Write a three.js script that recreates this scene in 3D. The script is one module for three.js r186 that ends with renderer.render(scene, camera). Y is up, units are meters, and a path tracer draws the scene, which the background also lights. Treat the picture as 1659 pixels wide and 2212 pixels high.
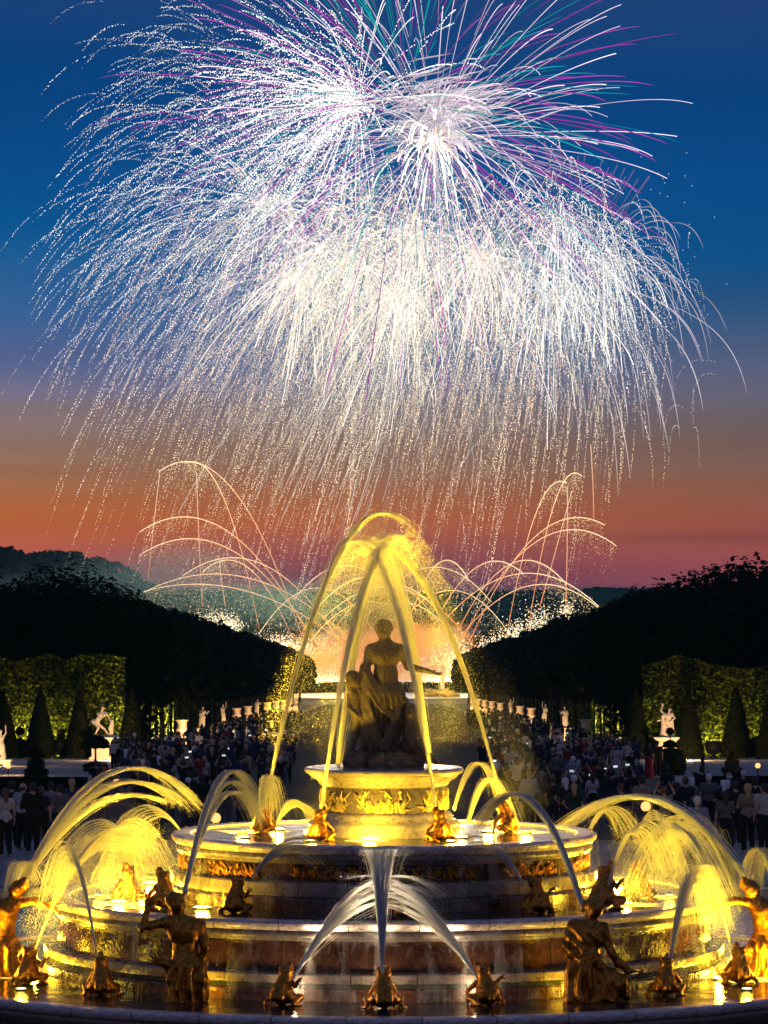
import * as THREE from 'three';
import { mergeGeometries } from 'three/addons/utils/BufferGeometryUtils.js';

// ---------- camera, sky, light, exposure ----------
const scene = new THREE.Scene();
const EYE = 6.6, FOCAL = 8000, TILT = Math.atan(164 / FOCAL);
const camera = new THREE.PerspectiveCamera(2 * Math.atan(1106 / FOCAL) * 180 / Math.PI, 0.75, 1, 9000);
camera.position.set(0, EYE, 0); camera.rotation.x = TILT;
const renderer = new THREE.WebGLRenderer({ antialias: true });
renderer.toneMapping = THREE.LinearToneMapping; renderer.toneMappingExposure = 1;
renderer.shadowMap.enabled = true;
const clamp = THREE.MathUtils.clamp, lerp = THREE.MathUtils.lerp, smooth = THREE.MathUtils.smoothstep;
function rng(seed) { let s = seed >>> 0; return () => { s = (s + 0x6d2b79f5) | 0; let t = Math.imul(s ^ (s >>> 15), 1 | s); t = (t + Math.imul(t ^ (t >>> 7), 61 | t)) ^ t; return ((t ^ (t >>> 14)) >>> 0) / 4294967296; }; }
const gaussOf = (r) => () => Math.sqrt(-2 * Math.log(1 - r() * 0.9999)) * Math.cos(6.2832 * r());
const hash = (x, y, s) => { let h = Math.imul(x | 0, 374761393) + Math.imul(y | 0, 668265263) + Math.imul(s | 0, 974634777); h = Math.imul(h ^ (h >>> 13), 1274126177); return ((h ^ (h >>> 16)) >>> 0) / 4294967296; };
function vnoise(x, y, p, s) { const ix = Math.floor(x), iy = Math.floor(y), m = (a) => ((a % p) + p) % p, fx = smooth(x - ix, 0, 1), fy = smooth(y - iy, 0, 1); return lerp(lerp(hash(m(ix), m(iy), s), hash(m(ix + 1), m(iy), s), fx), lerp(hash(m(ix), m(iy + 1), s), hash(m(ix + 1), m(iy + 1), s), fx), fy); }
function fbm(u, v, p, oct, s) { let a = 0, w = 0.5, t = 0; for (let i = 0; i < oct; i++) { a += w * vnoise(u * p, v * p, p, s + i); t += w; p *= 2; w *= 0.55; } return a / t; }
const lin = (c) => (c <= 0.04045 ? c / 12.92 : ((c + 0.055) / 1.055) ** 2.4);
const srgb = (r, g, b) => [lin(r / 255), lin(g / 255), lin(b / 255)];
{ // dusk sky: afterglow in the west, deep blue above
  const W = 1024, H = 2048, data = new Float32Array(W * H * 4);
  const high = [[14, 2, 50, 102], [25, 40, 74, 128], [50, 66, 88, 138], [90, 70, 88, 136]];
  const right = [[-90, 40, 34, 40], [0, 170, 75, 85], [0.36, 196, 84, 76], [0.65, 196, 96, 68], [1.05, 202, 104, 34], [1.45, 186, 108, 54], [1.85, 166, 114, 82], [2.26, 156, 119, 100], [2.66, 148, 122, 120], [3.06, 128, 118, 145], [3.47, 94, 106, 152], [4.27, 60, 101, 158], [5.07, 32, 96, 155], [5.6, 0, 86, 150], [6.3, 0, 78, 145], [7.5, 0, 66, 130], [9.1, 0, 58, 118], ...high];
  const left = [[-90, 40, 34, 40], [0, 150, 76, 88], [0.36, 164, 78, 78], [1.05, 166, 84, 56], [1.45, 156, 91, 62], [1.85, 138, 94, 74], [2.26, 126, 96, 86], [2.66, 116, 100, 105], [3.27, 102, 103, 130], [4.0, 66, 93, 134], [4.5, 34, 82, 132], [5.07, 4, 79, 140], [6.3, 0, 74, 140], [7.5, 0, 63, 126], [9.1, 0, 55, 114], ...high];
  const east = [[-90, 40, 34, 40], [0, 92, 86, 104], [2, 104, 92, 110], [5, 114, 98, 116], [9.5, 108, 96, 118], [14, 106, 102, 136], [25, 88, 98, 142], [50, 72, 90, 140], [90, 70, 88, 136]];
  const at = (list, e) => { let i = 1; while (i < list.length - 1 && list[i][0] < e) i++; const a = list[i - 1], b = list[i], t = clamp((e - a[0]) / (b[0] - a[0]), 0, 1); return srgb(lerp(a[1], b[1], t), lerp(a[2], b[2], t), lerp(a[3], b[3], t)); };
  for (let y = 0; y < H; y++) {
    const e = (y + 0.5) / H * 180 - 90;
    for (let x = 0; x < W; x++) {
      const az = (x + 0.5) / W * 360 - 180; // 0 = +x, -90 = -z (west)
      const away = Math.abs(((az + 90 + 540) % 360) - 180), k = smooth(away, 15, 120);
      const side = clamp(-((az + 90 + 540) % 360 - 180) / 6, -1, 1) * (1 - k); // the right of the view glows a little more
      const u = x / W * 40, low = (1 - smooth(e, 2, 8)) * smooth(e, -0.2, 0.3);
      const n = (fbm(u / 40, (e * 5 + Math.sin(u) * 0.1) / 64 % 1, 64, 2, 5) - 0.5) * 0.15 * low;
      const band = -0.28 * Math.exp(-(((e - 0.78 + 0.02 * Math.sin(u * 2)) / 0.07) ** 2)) * smooth(-side, 0.1, 0.9);
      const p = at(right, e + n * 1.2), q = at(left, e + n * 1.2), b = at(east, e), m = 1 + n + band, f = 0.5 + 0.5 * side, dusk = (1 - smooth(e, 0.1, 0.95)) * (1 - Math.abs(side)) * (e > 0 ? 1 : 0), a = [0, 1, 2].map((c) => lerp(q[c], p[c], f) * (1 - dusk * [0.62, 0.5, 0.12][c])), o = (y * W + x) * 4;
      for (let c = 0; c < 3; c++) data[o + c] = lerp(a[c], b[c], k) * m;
      data[o + 3] = 1;
    }
  }
  const t = new THREE.DataTexture(data, W, H, THREE.RGBAFormat, THREE.FloatType);
  t.mapping = THREE.EquirectangularReflectionMapping; t.magFilter = t.minFilter = THREE.LinearFilter; t.needsUpdate = true;
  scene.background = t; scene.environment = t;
}
{ const glow = new THREE.DirectionalLight(new THREE.Color().setRGB(1, 0.55, 0.35), 0.05); glow.position.set(60, 14, -400); glow.target.position.set(0, 0, -60); glow.castShadow = true; glow.shadow.radius = 40;
  Object.assign(glow.shadow.camera, { left: -80, right: 80, top: 60, bottom: -60, near: 1, far: 900 }); scene.add(glow, glow.target); }

// ---------- helpers ----------
const used = {};
function numbered(n) { const k = used[n] = (used[n] ?? -1) + 1; return k ? n + '_' + String(k).padStart(3, '0') : n; }
function tag(o, label, category, group, kind) { o.name = numbered(o.name); if (label) o.userData.label = label; if (category) o.userData.category = category; if (group) o.userData.group = group; if (kind) o.userData.kind = kind; if (!o.parent) scene.add(o); o.traverse((c) => { if (c.isMesh && !c.material.isMeshBasicMaterial) c.castShadow = c.receiveShadow = true; }); return o; }
function mesh(name, geo, mat, parent) { const m = new THREE.Mesh(geo, mat); m.name = name; if (parent) parent.add(m); return m; }
function grp(name, x = 0, y = 0, z = 0, turn = 0) { const g = new THREE.Group(); g.name = name; g.position.set(x, y, z); g.rotation.y = turn; return g; }
const V = (x, y, z) => new THREE.Vector3(x, y, z);
// a point of the place from its column and row in the photograph (1659 x 2212) and its distance
function at(u, v, X) { const x = (u - 829.5) / FOCAL, y = (1106 - v) / FOCAL, c = Math.cos(TILT), s = Math.sin(TILT), yw = y * c + s, zw = c - y * s; return V(x / zw * X, EYE + yw / zw * X, -X); }
const profile = [[0, 0], [92, 0], [112, -0.8], [170, -2.3], [235, -4.3], [840, -19.8], [880, -20], [960, -20.2]];
function ground(X) { if (X >= 960) return -20.2; let i = 1; while (profile[i][0] < X) i++; const a = profile[i - 1], b = profile[i]; return lerp(a[1], b[1], (X - a[0]) / (b[0] - a[0])); }
const onGround = (u, X) => V((u - 829.5) / FOCAL * X, ground(X), -X);

class Buf { // collects triangles
  constructor() { this.p = []; this.n = []; this.c = []; this.i = []; this.uv = []; }
  get count() { return this.p.length / 3; }
  strand(pts, rad, sides = 3, col) {
    const T = V(), A = V(), B = V(), N = V(), up = V(0.31, 0.11, 0.94), base = this.count, n = pts.length;
    for (let k = 0; k < n; k++) {
      T.subVectors(pts[Math.min(k + 1, n - 1)], pts[Math.max(k - 1, 0)]).normalize(); A.crossVectors(T, up).normalize(); B.crossVectors(T, A);
      const r = typeof rad === 'function' ? rad(k / (n - 1)) : rad, c = typeof col === 'function' ? col(k / (n - 1)) : col;
      for (let s = 0; s < sides; s++) { const q = s / sides * 6.2832; N.copy(A).multiplyScalar(Math.cos(q)).addScaledVector(B, Math.sin(q)); this.p.push(pts[k].x + N.x * r, pts[k].y + N.y * r, pts[k].z + N.z * r); this.n.push(N.x, N.y, N.z); if (c) this.c.push(c[0], c[1], c[2]); }
    }
    for (let k = 0; k < n - 1; k++) for (let s = 0; s < sides; s++) { const a = base + k * sides + s, b = base + k * sides + (s + 1) % sides; this.i.push(a, b, a + sides, b, b + sides, a + sides); }
  }
  bead(p, r, c, turn = 0) {
    const b = this.count, o = [[1, 0.3, 0.2], [-0.5, 0.3, 0.8], [-0.5, 0.3, -0.8], [0, -1, 0]], cs = Math.cos(turn), sn = Math.sin(turn);
    for (const q of o) { this.p.push(p.x + r * (q[0] * cs - q[1] * sn), p.y + r * (q[0] * sn + q[1] * cs), p.z + r * q[2]); this.n.push(0, 1, 0); if (c) this.c.push(c[0], c[1], c[2]); }
    this.i.push(b, b + 1, b + 2, b, b + 3, b + 1, b + 1, b + 3, b + 2, b + 2, b + 3, b);
  }
  leaf(c, a, b, n, col) { // rhombic leaf: half axes a (long), b (short)
    const k = this.count;
    this.p.push(c.x - a.x, c.y - a.y, c.z - a.z, c.x + b.x, c.y + b.y, c.z + b.z, c.x + a.x, c.y + a.y, c.z + a.z, c.x - b.x, c.y - b.y, c.z - b.z);
    for (let j = 0; j < 4; j++) { this.n.push(n.x, n.y, n.z); if (col) this.c.push(col[0], col[1], col[2]); }
    this.i.push(k, k + 2, k + 1, k, k + 3, k + 2);
  }
  geo() { const g = new THREE.BufferGeometry(); g.setAttribute('position', new THREE.Float32BufferAttribute(this.p, 3)); g.setAttribute('normal', new THREE.Float32BufferAttribute(this.n, 3)); if (this.c.length) g.setAttribute('color', new THREE.Float32BufferAttribute(this.c, 3)); g.setIndex(this.i); return g; }
}
function uvMetres(g, su, sv) { const a = g.attributes.uv; for (let i = 0; i < a.count; i++) a.setXY(i, a.getX(i) * su, a.getY(i) * sv); return g; }
function boxGeo(w, h, d, x = 0, y = 0, z = 0) { const g = new THREE.BoxGeometry(w, h, d); const uv = g.attributes.uv, n = g.attributes.normal, p = g.attributes.position; for (let i = 0; i < uv.count; i++) { const ax = Math.abs(n.getX(i)) > 0.5, ay = Math.abs(n.getY(i)) > 0.5; uv.setXY(i, ax ? p.getZ(i) : p.getX(i), ay ? p.getZ(i) : p.getY(i)); } return g.translate(x, y, z); }
function lathe(pts, seg = 32, phi = 0, len = 6.28319, dense = false) { const g = new THREE.LatheGeometry(pts.map((p) => new THREE.Vector2(p[0], p[1])), seg, phi, len); let l = 0; for (let i = 1; i < pts.length; i++) l += Math.hypot(pts[i][0] - pts[i - 1][0], pts[i][1] - pts[i - 1][1]); return uvMetres(g, Math.max(...pts.map((p) => p[0])) * len, l); }
function tex(size, f, color = true, rep = 1) { const d = new Uint8Array(size * size * 4); for (let y = 0; y < size; y++) for (let x = 0; x < size; x++) { const c = f(x / size, y / size), o = (y * size + x) * 4; for (let k = 0; k < 3; k++) d[o + k] = clamp((c.length ? c[k] : c) * 255, 0, 255); d[o + 3] = 255; } const t = new THREE.DataTexture(d, size, size); t.wrapS = t.wrapT = THREE.RepeatWrapping; t.magFilter = t.minFilter = THREE.LinearFilter; if (color) t.colorSpace = THREE.SRGBColorSpace; t.repeat.set(rep, rep); t.needsUpdate = true; return t; }

// ---------- signed distance figures ----------
const cap = (a, b, ra, rb = ra, k = 0.04) => ({ a, b, ra, rb, k });
const ell = (c, r, k = 0.04) => ({ c, r, k });
const mirrorX = (list) => list.map((p) => (p.c ? { ...p, c: [-p.c[0], p.c[1], p.c[2]] } : { ...p, a: [-p.a[0], p.a[1], p.a[2]], b: [-p.b[0], p.b[1], p.b[2]] }));
const both = (list) => [...list, ...mirrorX(list)];
function sdfGeo(prims, cell, post) {
  const lo = [1e9, 1e9, 1e9], hi = [-1e9, -1e9, -1e9];
  const box = (p) => { const l = [], h = []; for (let i = 0; i < 3; i++) { if (p.c) { l[i] = p.c[i] - p.r[i]; h[i] = p.c[i] + p.r[i]; } else { l[i] = Math.min(p.a[i] - p.ra, p.b[i] - p.rb); h[i] = Math.max(p.a[i] + p.ra, p.b[i] + p.rb); } } return [l, h]; };
  for (const p of prims) { const [l, h] = box(p); for (let i = 0; i < 3; i++) { lo[i] = Math.min(lo[i], l[i]); hi[i] = Math.max(hi[i], h[i]); } }
  const N = [0, 1, 2].map((i) => Math.ceil((hi[i] - lo[i]) / cell) + 8), o = lo.map((v) => v - 4 * cell), [nx, ny, nz] = N, F = new Float32Array(nx * ny * nz).fill(0.5);
  for (const p of prims) {
    const [l, h] = box(p), m = p.k + 3 * cell, s = l.map((v, i) => Math.max(0, Math.floor((v - m - o[i]) / cell))), e = h.map((v, i) => Math.min(N[i] - 1, Math.ceil((v + m - o[i]) / cell)));
    let bx, by, bz, L; if (!p.c) { bx = p.b[0] - p.a[0]; by = p.b[1] - p.a[1]; bz = p.b[2] - p.a[2]; L = bx * bx + by * by + bz * bz + 1e-9; }
    for (let z = s[2]; z <= e[2]; z++) for (let y = s[1]; y <= e[1]; y++) for (let x = s[0]; x <= e[0]; x++) {
      const px = o[0] + x * cell, py = o[1] + y * cell, pz = o[2] + z * cell; let d;
      if (p.c) { const qx = (px - p.c[0]) / p.r[0], qy = (py - p.c[1]) / p.r[1], qz = (pz - p.c[2]) / p.r[2], q = Math.sqrt(qx * qx + qy * qy + qz * qz), gx = qx / p.r[0], gy = qy / p.r[1], gz = qz / p.r[2], gl = Math.sqrt(gx * gx + gy * gy + gz * gz) + 1e-6; d = q * (q - 1) / gl; if (q < 0.2) d = -Math.min(...p.r) * 0.8; }
      else { const qx = px - p.a[0], qy = py - p.a[1], qz = pz - p.a[2], t = Math.max(0, Math.min(1, (qx * bx + qy * by + qz * bz) / L)), ex = qx - t * bx, ey = qy - t * by, ez = qz - t * bz; d = Math.sqrt(ex * ex + ey * ey + ez * ez) - (p.ra + (p.rb - p.ra) * t); }
      const i = (z * ny + y) * nx + x, f = F[i];
      if (p.cut) { F[i] = Math.max(f, -d); continue; }
      const g = Math.max(p.k - Math.abs(f - d), 0) / p.k; F[i] = Math.min(f, d) - g * g * p.k * 0.25;
    }
  }
  if (post) for (let z = 0, i = 0; z < nz; z++) for (let y = 0; y < ny; y++) for (let x = 0; x < nx; x++, i++) if (Math.abs(F[i]) < 0.12) F[i] = post(o[0] + x * cell, o[1] + y * cell, o[2] + z * cell, F[i]);
  const id = new Int32Array(nx * ny * nz).fill(-1), pos = [], idx = [], sx = 1, sy = nx, sz = nx * ny, corner = [0, sx, sy, sx + sy, sz, sx + sz, sy + sz, sx + sy + sz], edges = [[0, 1], [2, 3], [4, 5], [6, 7], [0, 2], [1, 3], [4, 6], [5, 7], [0, 4], [1, 5], [2, 6], [3, 7]];
  for (let z = 0; z < nz - 1; z++) for (let y = 0; y < ny - 1; y++) for (let x = 0; x < nx - 1; x++) {
    const i = (z * ny + y) * nx + x; let neg = 0; for (const c of corner) if (F[i + c] < 0) neg++;
    if (!neg || neg === 8) continue;
    let X = 0, Y = 0, Z = 0, n = 0;
    for (const [a, b] of edges) { const fa = F[i + corner[a]], fb = F[i + corner[b]]; if ((fa < 0) === (fb < 0)) continue; const t = fa / (fa - fb); X += (a & 1) + ((b & 1) - (a & 1)) * t; Y += ((a >> 1) & 1) + (((b >> 1) & 1) - ((a >> 1) & 1)) * t; Z += (a >> 2) + ((b >> 2) - (a >> 2)) * t; n++; }
    id[i] = pos.length / 3; pos.push(o[0] + (x + X / n) * cell, o[1] + (y + Y / n) * cell, o[2] + (z + Z / n) * cell);
  }
  const quad = (a, b, c, d, flip) => { if (flip) idx.push(a, c, b, a, d, c); else idx.push(a, b, c, a, c, d); };
  for (let z = 1; z < nz - 1; z++) for (let y = 1; y < ny - 1; y++) for (let x = 1; x < nx - 1; x++) {
    const i = (z * ny + y) * nx + x, f = F[i] < 0;
    if (f !== F[i + sx] < 0) quad(id[i - sy - sz], id[i - sz], id[i], id[i - sy], !f);
    if (f !== F[i + sy] < 0) quad(id[i - sx - sz], id[i - sx], id[i], id[i - sz], !f);
    if (f !== F[i + sz] < 0) quad(id[i - sx - sy], id[i - sy], id[i], id[i - sx], !f);
  }
  const g = new THREE.BufferGeometry(); g.setAttribute('position', new THREE.Float32BufferAttribute(pos, 3)); g.setIndex(idx); g.computeVertexNormals();
  const uv = new Float32Array(pos.length / 3 * 2); for (let i = 0; i < uv.length / 2; i++) { uv[2 * i] = pos[3 * i] + pos[3 * i + 2] * 0.7; uv[2 * i + 1] = pos[3 * i + 1] + pos[3 * i + 2] * 0.5; } g.setAttribute('uv', new THREE.BufferAttribute(uv, 2));
  return g;
}
// a hand: palm and five unequal fingers. w wrist, d direction of the fingers, s towards the thumb; curl bends towards c
function handPrims(w, d, s, size = 1, spread = 0.25, curl = 0.2) {
  const D = V(...d).normalize(), S = V(...s); S.addScaledVector(D, -S.dot(D)).normalize(); const C = V().crossVectors(D, S), W = V(...w), out = [], a3 = (v) => [v.x, v.y, v.z], q = (f, t, n) => W.clone().addScaledVector(D, f * size).addScaledVector(S, t * size).addScaledVector(C, n * size);
  for (const t of [-0.026, 0, 0.026]) out.push(cap(a3(q(0.005, t * 0.6, 0)), a3(q(0.075, t, 0)), 0.019 * size, 0.016 * size, 0.02));
  const len = [0.062, 0.078, 0.084, 0.074];
  for (let f = 0; f < 4; f++) { const t = (f - 1.5) * 0.023, sp = (f - 1.5) * spread * 0.5, L = len[f], k1 = q(0.085, t, 0), k2 = q(0.085 + L * 0.55, t + sp * L * 0.55, curl * L * 0.3), k3 = q(0.085 + L * (1 - curl * 0.3), t + sp * L, curl * L * 0.9); out.push(cap(a3(k1), a3(k2), 0.011 * size, 0.0098 * size, 0.006), cap(a3(k2), a3(k3), 0.0098 * size, 0.008 * size, 0.006)); }
  const b = q(0.02, 0.03, 0.004), m = q(0.055, 0.06, 0.012), e = q(0.09, 0.075, 0.016); out.push(cap(a3(b), a3(m), 0.014 * size, 0.0115 * size, 0.012), cap(a3(m), a3(e), 0.0115 * size, 0.009 * size, 0.006));
  return out;
}
function headPrims(h, s = 1, yaw = 0, back = 0) { // h: skull centre; a face with brow, eyes, nose, mouth, chin, ears. yaw 0 looks towards -z
  const c = Math.cos(yaw), n = Math.sin(yaw), cb = Math.cos(back), sb = Math.sin(back), q = (x, y, z) => { const y2 = y * cb - z * sb, z2 = y * sb + z * cb; return [h[0] + s * (x * c + z2 * n), h[1] + s * y2, h[2] + s * (-x * n + z2 * c)]; };
  return [cap(q(0, 0.03, 0.02), q(0, 0.02, -0.02), 0.088 * s, 0.083 * s, 0.03), cap(q(0, -0.03, -0.035), q(0, -0.085, -0.055), 0.062 * s, 0.036 * s, 0.04), cap(q(0, 0.01, -0.097), q(0, -0.032, -0.115), 0.009 * s, 0.016 * s, 0.02), cap(q(-0.04, 0.028, -0.088), q(0.04, 0.028, -0.088), 0.014 * s, 0.014 * s, 0.02), cap(q(-0.022, -0.062, -0.094), q(0.022, -0.062, -0.094), 0.009 * s, 0.009 * s, 0.012), { ...ell(q(0.031, 0.004, -0.097), [0.011 * s, 0.008 * s, 0.01 * s]), cut: true }, { ...ell(q(-0.031, 0.004, -0.097), [0.011 * s, 0.008 * s, 0.01 * s]), cut: true }, cap(q(0.086, -0.015, 0.005), q(0.088, 0.02, 0.012), 0.011 * s, 0.013 * s, 0.012), cap(q(-0.086, -0.015, 0.005), q(-0.088, 0.02, 0.012), 0.011 * s, 0.013 * s, 0.012)];
}
// ---------- materials ----------
const std = (o) => new THREE.MeshStandardMaterial(o), rgb = (r, g, b) => new THREE.Color().setRGB(r, g, b);
const veins = (u, v, s) => { const a = fbm(u, v, 4, 5, s), b = fbm(u, v, 6, 5, s + 20); return Math.pow(1 - Math.abs(Math.sin((a * 5 + b * 3) * 3.1416)), 3); };
const marbleMap = tex(512, (u, v) => { const k = veins(u, v, 3), n = fbm(u, v, 8, 5, 7), m = fbm(u, v, 3, 3, 9); return [0.60 + 0.22 * (n - 0.5) - 0.3 * k * m, 0.56 + 0.22 * (n - 0.5) - 0.32 * k * m, 0.54 + 0.22 * (n - 0.5) - 0.3 * k * m]; }, true, 0.7);
const redMarbleMap = tex(512, (u, v) => { const k = veins(u, v, 31), n = fbm(u, v, 5, 5, 37), m = fbm(u, v, 9, 4, 39); return [0.36 + 0.34 * (n - 0.5) + 0.28 * k * m, 0.25 + 0.26 * (n - 0.5) + 0.26 * k * m, 0.19 + 0.24 * (n - 0.5) + 0.24 * k * m]; }, true, 0.8);
const stoneBump = tex(512, (u, v) => 0.6 * fbm(u, v, 24, 4, 51) + 0.4 * fbm(u, v, 6, 3, 55), false, 1);
const blotch = tex(256, (u, v) => { const n = fbm(u, v, 6, 5, 61); return 0.35 + 0.5 * smooth(n, 0.35, 0.7); }, false, 2);
const goldMap = tex(256, (u, v) => { const n = smooth(fbm(u, v, 16, 5, 71), 0.1, 0.8), d = fbm(u, v, 20, 3, 77); return [lerp(0.46, 0.74, n) * (0.85 + 0.3 * d), lerp(0.3, 0.49, n) * (0.85 + 0.3 * d), lerp(0.13, 0.17, n) * (0.85 + 0.3 * d)]; }, true, 2);
const M = {
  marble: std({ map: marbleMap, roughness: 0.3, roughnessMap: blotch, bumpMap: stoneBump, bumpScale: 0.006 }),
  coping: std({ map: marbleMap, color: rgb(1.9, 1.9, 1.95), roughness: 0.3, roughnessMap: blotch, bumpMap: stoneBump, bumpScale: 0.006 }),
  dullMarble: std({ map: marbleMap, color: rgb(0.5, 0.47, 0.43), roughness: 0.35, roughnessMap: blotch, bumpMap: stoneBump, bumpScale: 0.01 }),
  redMarble: std({ map: redMarbleMap, color: rgb(0.5, 0.44, 0.4), roughness: 0.28, roughnessMap: blotch, bumpMap: stoneBump, bumpScale: 0.01 }),
  mistLitMarble: std({ color: rgb(0.12, 0.085, 0.036), roughness: 0.6, bumpMap: stoneBump, bumpScale: 0.006 }),  // white stone; golden mist light and backlit shade put into its colour
  statueMarble: std({ color: rgb(0.55, 0.48, 0.38), roughness: 0.6, bumpMap: stoneBump, bumpScale: 0.004 }),
  gold: std({ map: goldMap, metalness: 1, roughness: 0.42, bumpMap: stoneBump, bumpScale: 0.012 }),
  giltAndLitStone: std({ color: rgb(0.62, 0.46, 0.14), metalness: 0.5, roughness: 0.45 }),
  paleStone: std({ color: rgb(0.62, 0.5, 0.36), roughness: 0.7, bumpMap: stoneBump, bumpScale: 0.01 }),
  iron: std({ color: rgb(0.02, 0.02, 0.022), roughness: 0.5, metalness: 0.6 }),
  bark: std({ color: rgb(0.02, 0.015, 0.01), roughness: 0.95, bumpMap: stoneBump, bumpScale: 0.02 }),
  core: std({ color: rgb(0.012, 0.016, 0.006), roughness: 1 }),
  leaf: new THREE.MeshPhysicalMaterial({ color: rgb(1, 1, 1), vertexColors: true, roughness: 0.85, transmission: 0.3, thickness: 0, side: THREE.DoubleSide, specularIntensity: 0.08 }),
};
const LAMP = rgb(1, 0.63, 0.025), WARM = rgb(1, 0.62, 0.28), HEDGE = rgb(1, 0.86, 0.3);
const glow = (c, k) => new THREE.MeshStandardMaterial({ color: rgb(0.1, 0.1, 0.1), emissive: c, emissiveIntensity: k });
function pointLight(c, I, x, y, z, r = 3, name = 'lamp_glow') { const l = new THREE.PointLight(c, I); l.name = name; l.position.set(x, y, z); l.castShadow = true; l.shadow.radius = r; return l; }

// ---------- ground, canal, hills ----------
{
  const rows = [-60, 0, 30, 60, 92, 100, 112, 140, 170, 200, 235, 300, 400, 550, 700, 840, 880, 958, 959.9]; const xs = [-1500, -800, -300, -120, -60, -30, -12, 0, 12, 30, 60, 120, 300, 800, 1500], p = [], uv = [], ix = [];
  for (const X of rows) for (const x of xs) { p.push(x, ground(Math.max(0, X)), -X); uv.push(x, X); }
  const far = rows.length; for (const X of [960, 1300, 2600, 3100]) for (const x of xs) { p.push(x, -20.2, -X); uv.push(x, X); }
  for (let r = 0; r < far + 3; r++) for (let c = 0; c < xs.length - 1; c++) { const a = r * xs.length + c; ix.push(a, a + 1, a + xs.length, a + 1, a + xs.length + 1, a + xs.length); }
  const g = new THREE.BufferGeometry(); g.setAttribute('position', new THREE.Float32BufferAttribute(p, 3)); g.setAttribute('uv', new THREE.Float32BufferAttribute(uv, 2)); g.setIndex(ix); g.computeVertexNormals();
  const gravel = tex(512, (u, v) => { const n = fbm(u, v, 90, 3, 81), m = fbm(u, v, 5, 4, 85); const k = 0.52 + 0.2 * (n - 0.5) + 0.18 * (m - 0.5); return [k, k * 0.97, k * 0.92]; }, true, 0.11);
  const gb = tex(256, (u, v) => fbm(u, v, 80, 2, 91), false, 0.6);
  tag(mesh('ground', g, std({ map: gravel, roughness: 0.95, bumpMap: gb, bumpScale: 0.02 })), 'pale grey gravel ground sloping away beyond the fountain', 'ground', null, 'structure');
  const strip = (x0, x1, Xs, lift) => { const q = [], i = []; Xs.forEach((X, k) => { q.push(x0, ground(X) + lift, -X, x1, ground(X) + lift, -X); if (k) i.push(2 * k - 2, 2 * k - 1, 2 * k, 2 * k - 1, 2 * k + 1, 2 * k); }); const s = new THREE.BufferGeometry(); s.setAttribute('position', new THREE.Float32BufferAttribute(q, 3)); s.setIndex(i); s.computeVertexNormals(); return s; };
  const lawnM = std({ color: rgb(0.012, 0.016, 0.006), roughness: 1 });
  tag(mesh('lawn', strip(-13.2, 13.2, [104, 112, 140, 170, 172, 235, 300, 500, 700, 838], 0.02), lawnM), 'long dark lawn running down the middle of the avenue to the far pool', 'lawn', null, 'structure');
  const ring = new THREE.RingGeometry(21.2, 23.6, 96).rotateX(-Math.PI / 2);
  const rg = mesh('grass', ring, std({ color: rgb(0.03, 0.05, 0.014), roughness: 1 })); rg.position.set(0, 0.012, -60); tag(rg, 'narrow ring of mown grass round the fountain pool', 'grass', null, 'structure');
  // Apollo pool at the foot of the lawn, then the canal
  const bas = grp('round_pool', 0, ground(900), -905); const kerb = []; for (let i = 0; i < 40; i++) { const s = mesh('kerb_stone', lathe([[27.9, 0], [27.9, 0.45], [29, 0.45], [29, 0]], 2, i * 0.15708, 0.1555), M.paleStone, bas); }
  mesh('pool_water', new THREE.CircleGeometry(28, 64).rotateX(-Math.PI / 2).translate(0, 0.25, 0), std({ color: rgb(0.22, 0.22, 0.22), roughness: 0.3, metalness: 0.2 }), bas);
  tag(bas, 'pale round pool with a stone kerb at the far end of the lawn', 'pool');
  const canal = new THREE.PlaneGeometry(74, 1640).rotateX(-Math.PI / 2); const cm = mesh('water', canal, std({ color: rgb(0.5, 0.47, 0.45), metalness: 0.8, roughness: 0.42 })); cm.position.set(0, -20.15, -1790); tag(cm, 'far canal shining pink and orange under the fireworks', 'canal', null, 'structure');
}
// far hedge line in front of the canal, either side of the opening
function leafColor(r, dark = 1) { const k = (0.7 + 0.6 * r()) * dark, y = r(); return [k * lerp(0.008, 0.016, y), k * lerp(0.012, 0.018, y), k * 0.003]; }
function crownGeo(seed, n, rx, ry, rz, size, boxy = 2, clumps = 26) { // leaves in clumps spread through a crown's volume
  const r = rng(seed), gs = gaussOf(r), b = new Buf(), C = [];
  for (let i = 0; i < clumps; i++) { let p; do { p = [r() * 2 - 1, r() * 2 - 1, r() * 2 - 1]; } while (Math.abs(p[0]) ** boxy + Math.abs(p[1]) ** boxy + Math.abs(p[2]) ** boxy > 1 || Math.hypot(...p) < 0.35); C.push([p[0] * rx * 0.86, p[1] * ry * 0.86, p[2] * rz * 0.86, 0.75 + 0.5 * r(), 0.8 + 0.4 * r()]); }
  const A = V(), B = V(), N = V(), P = V();
  for (let i = 0; i < n; i++) {
    const c = C[Math.floor(r() * clumps)], sp = 0.26 * c[3]; do P.set(c[0] + gs() * rx * sp, c[1] + gs() * ry * sp * 0.8, c[2] + gs() * rz * sp); while (Math.hypot(P.x / rx, P.y / ry, P.z / rz) > 1.03);
    if (P.y < -ry) P.y = -ry + r() * 0.4;
    N.set(P.x / rx + gs() * 0.5, P.y / ry + 0.4 + gs() * 0.5, P.z / rz + gs() * 0.5).normalize(); A.set(gs(), gs(), gs()).cross(N).normalize(); B.crossVectors(N, A); const s = size * (0.6 + 0.8 * r());
    b.leaf(P, A.multiplyScalar(s), B.multiplyScalar(s * 0.55), N, leafColor(r, c[4]));
  }
  return b.geo();
}
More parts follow.
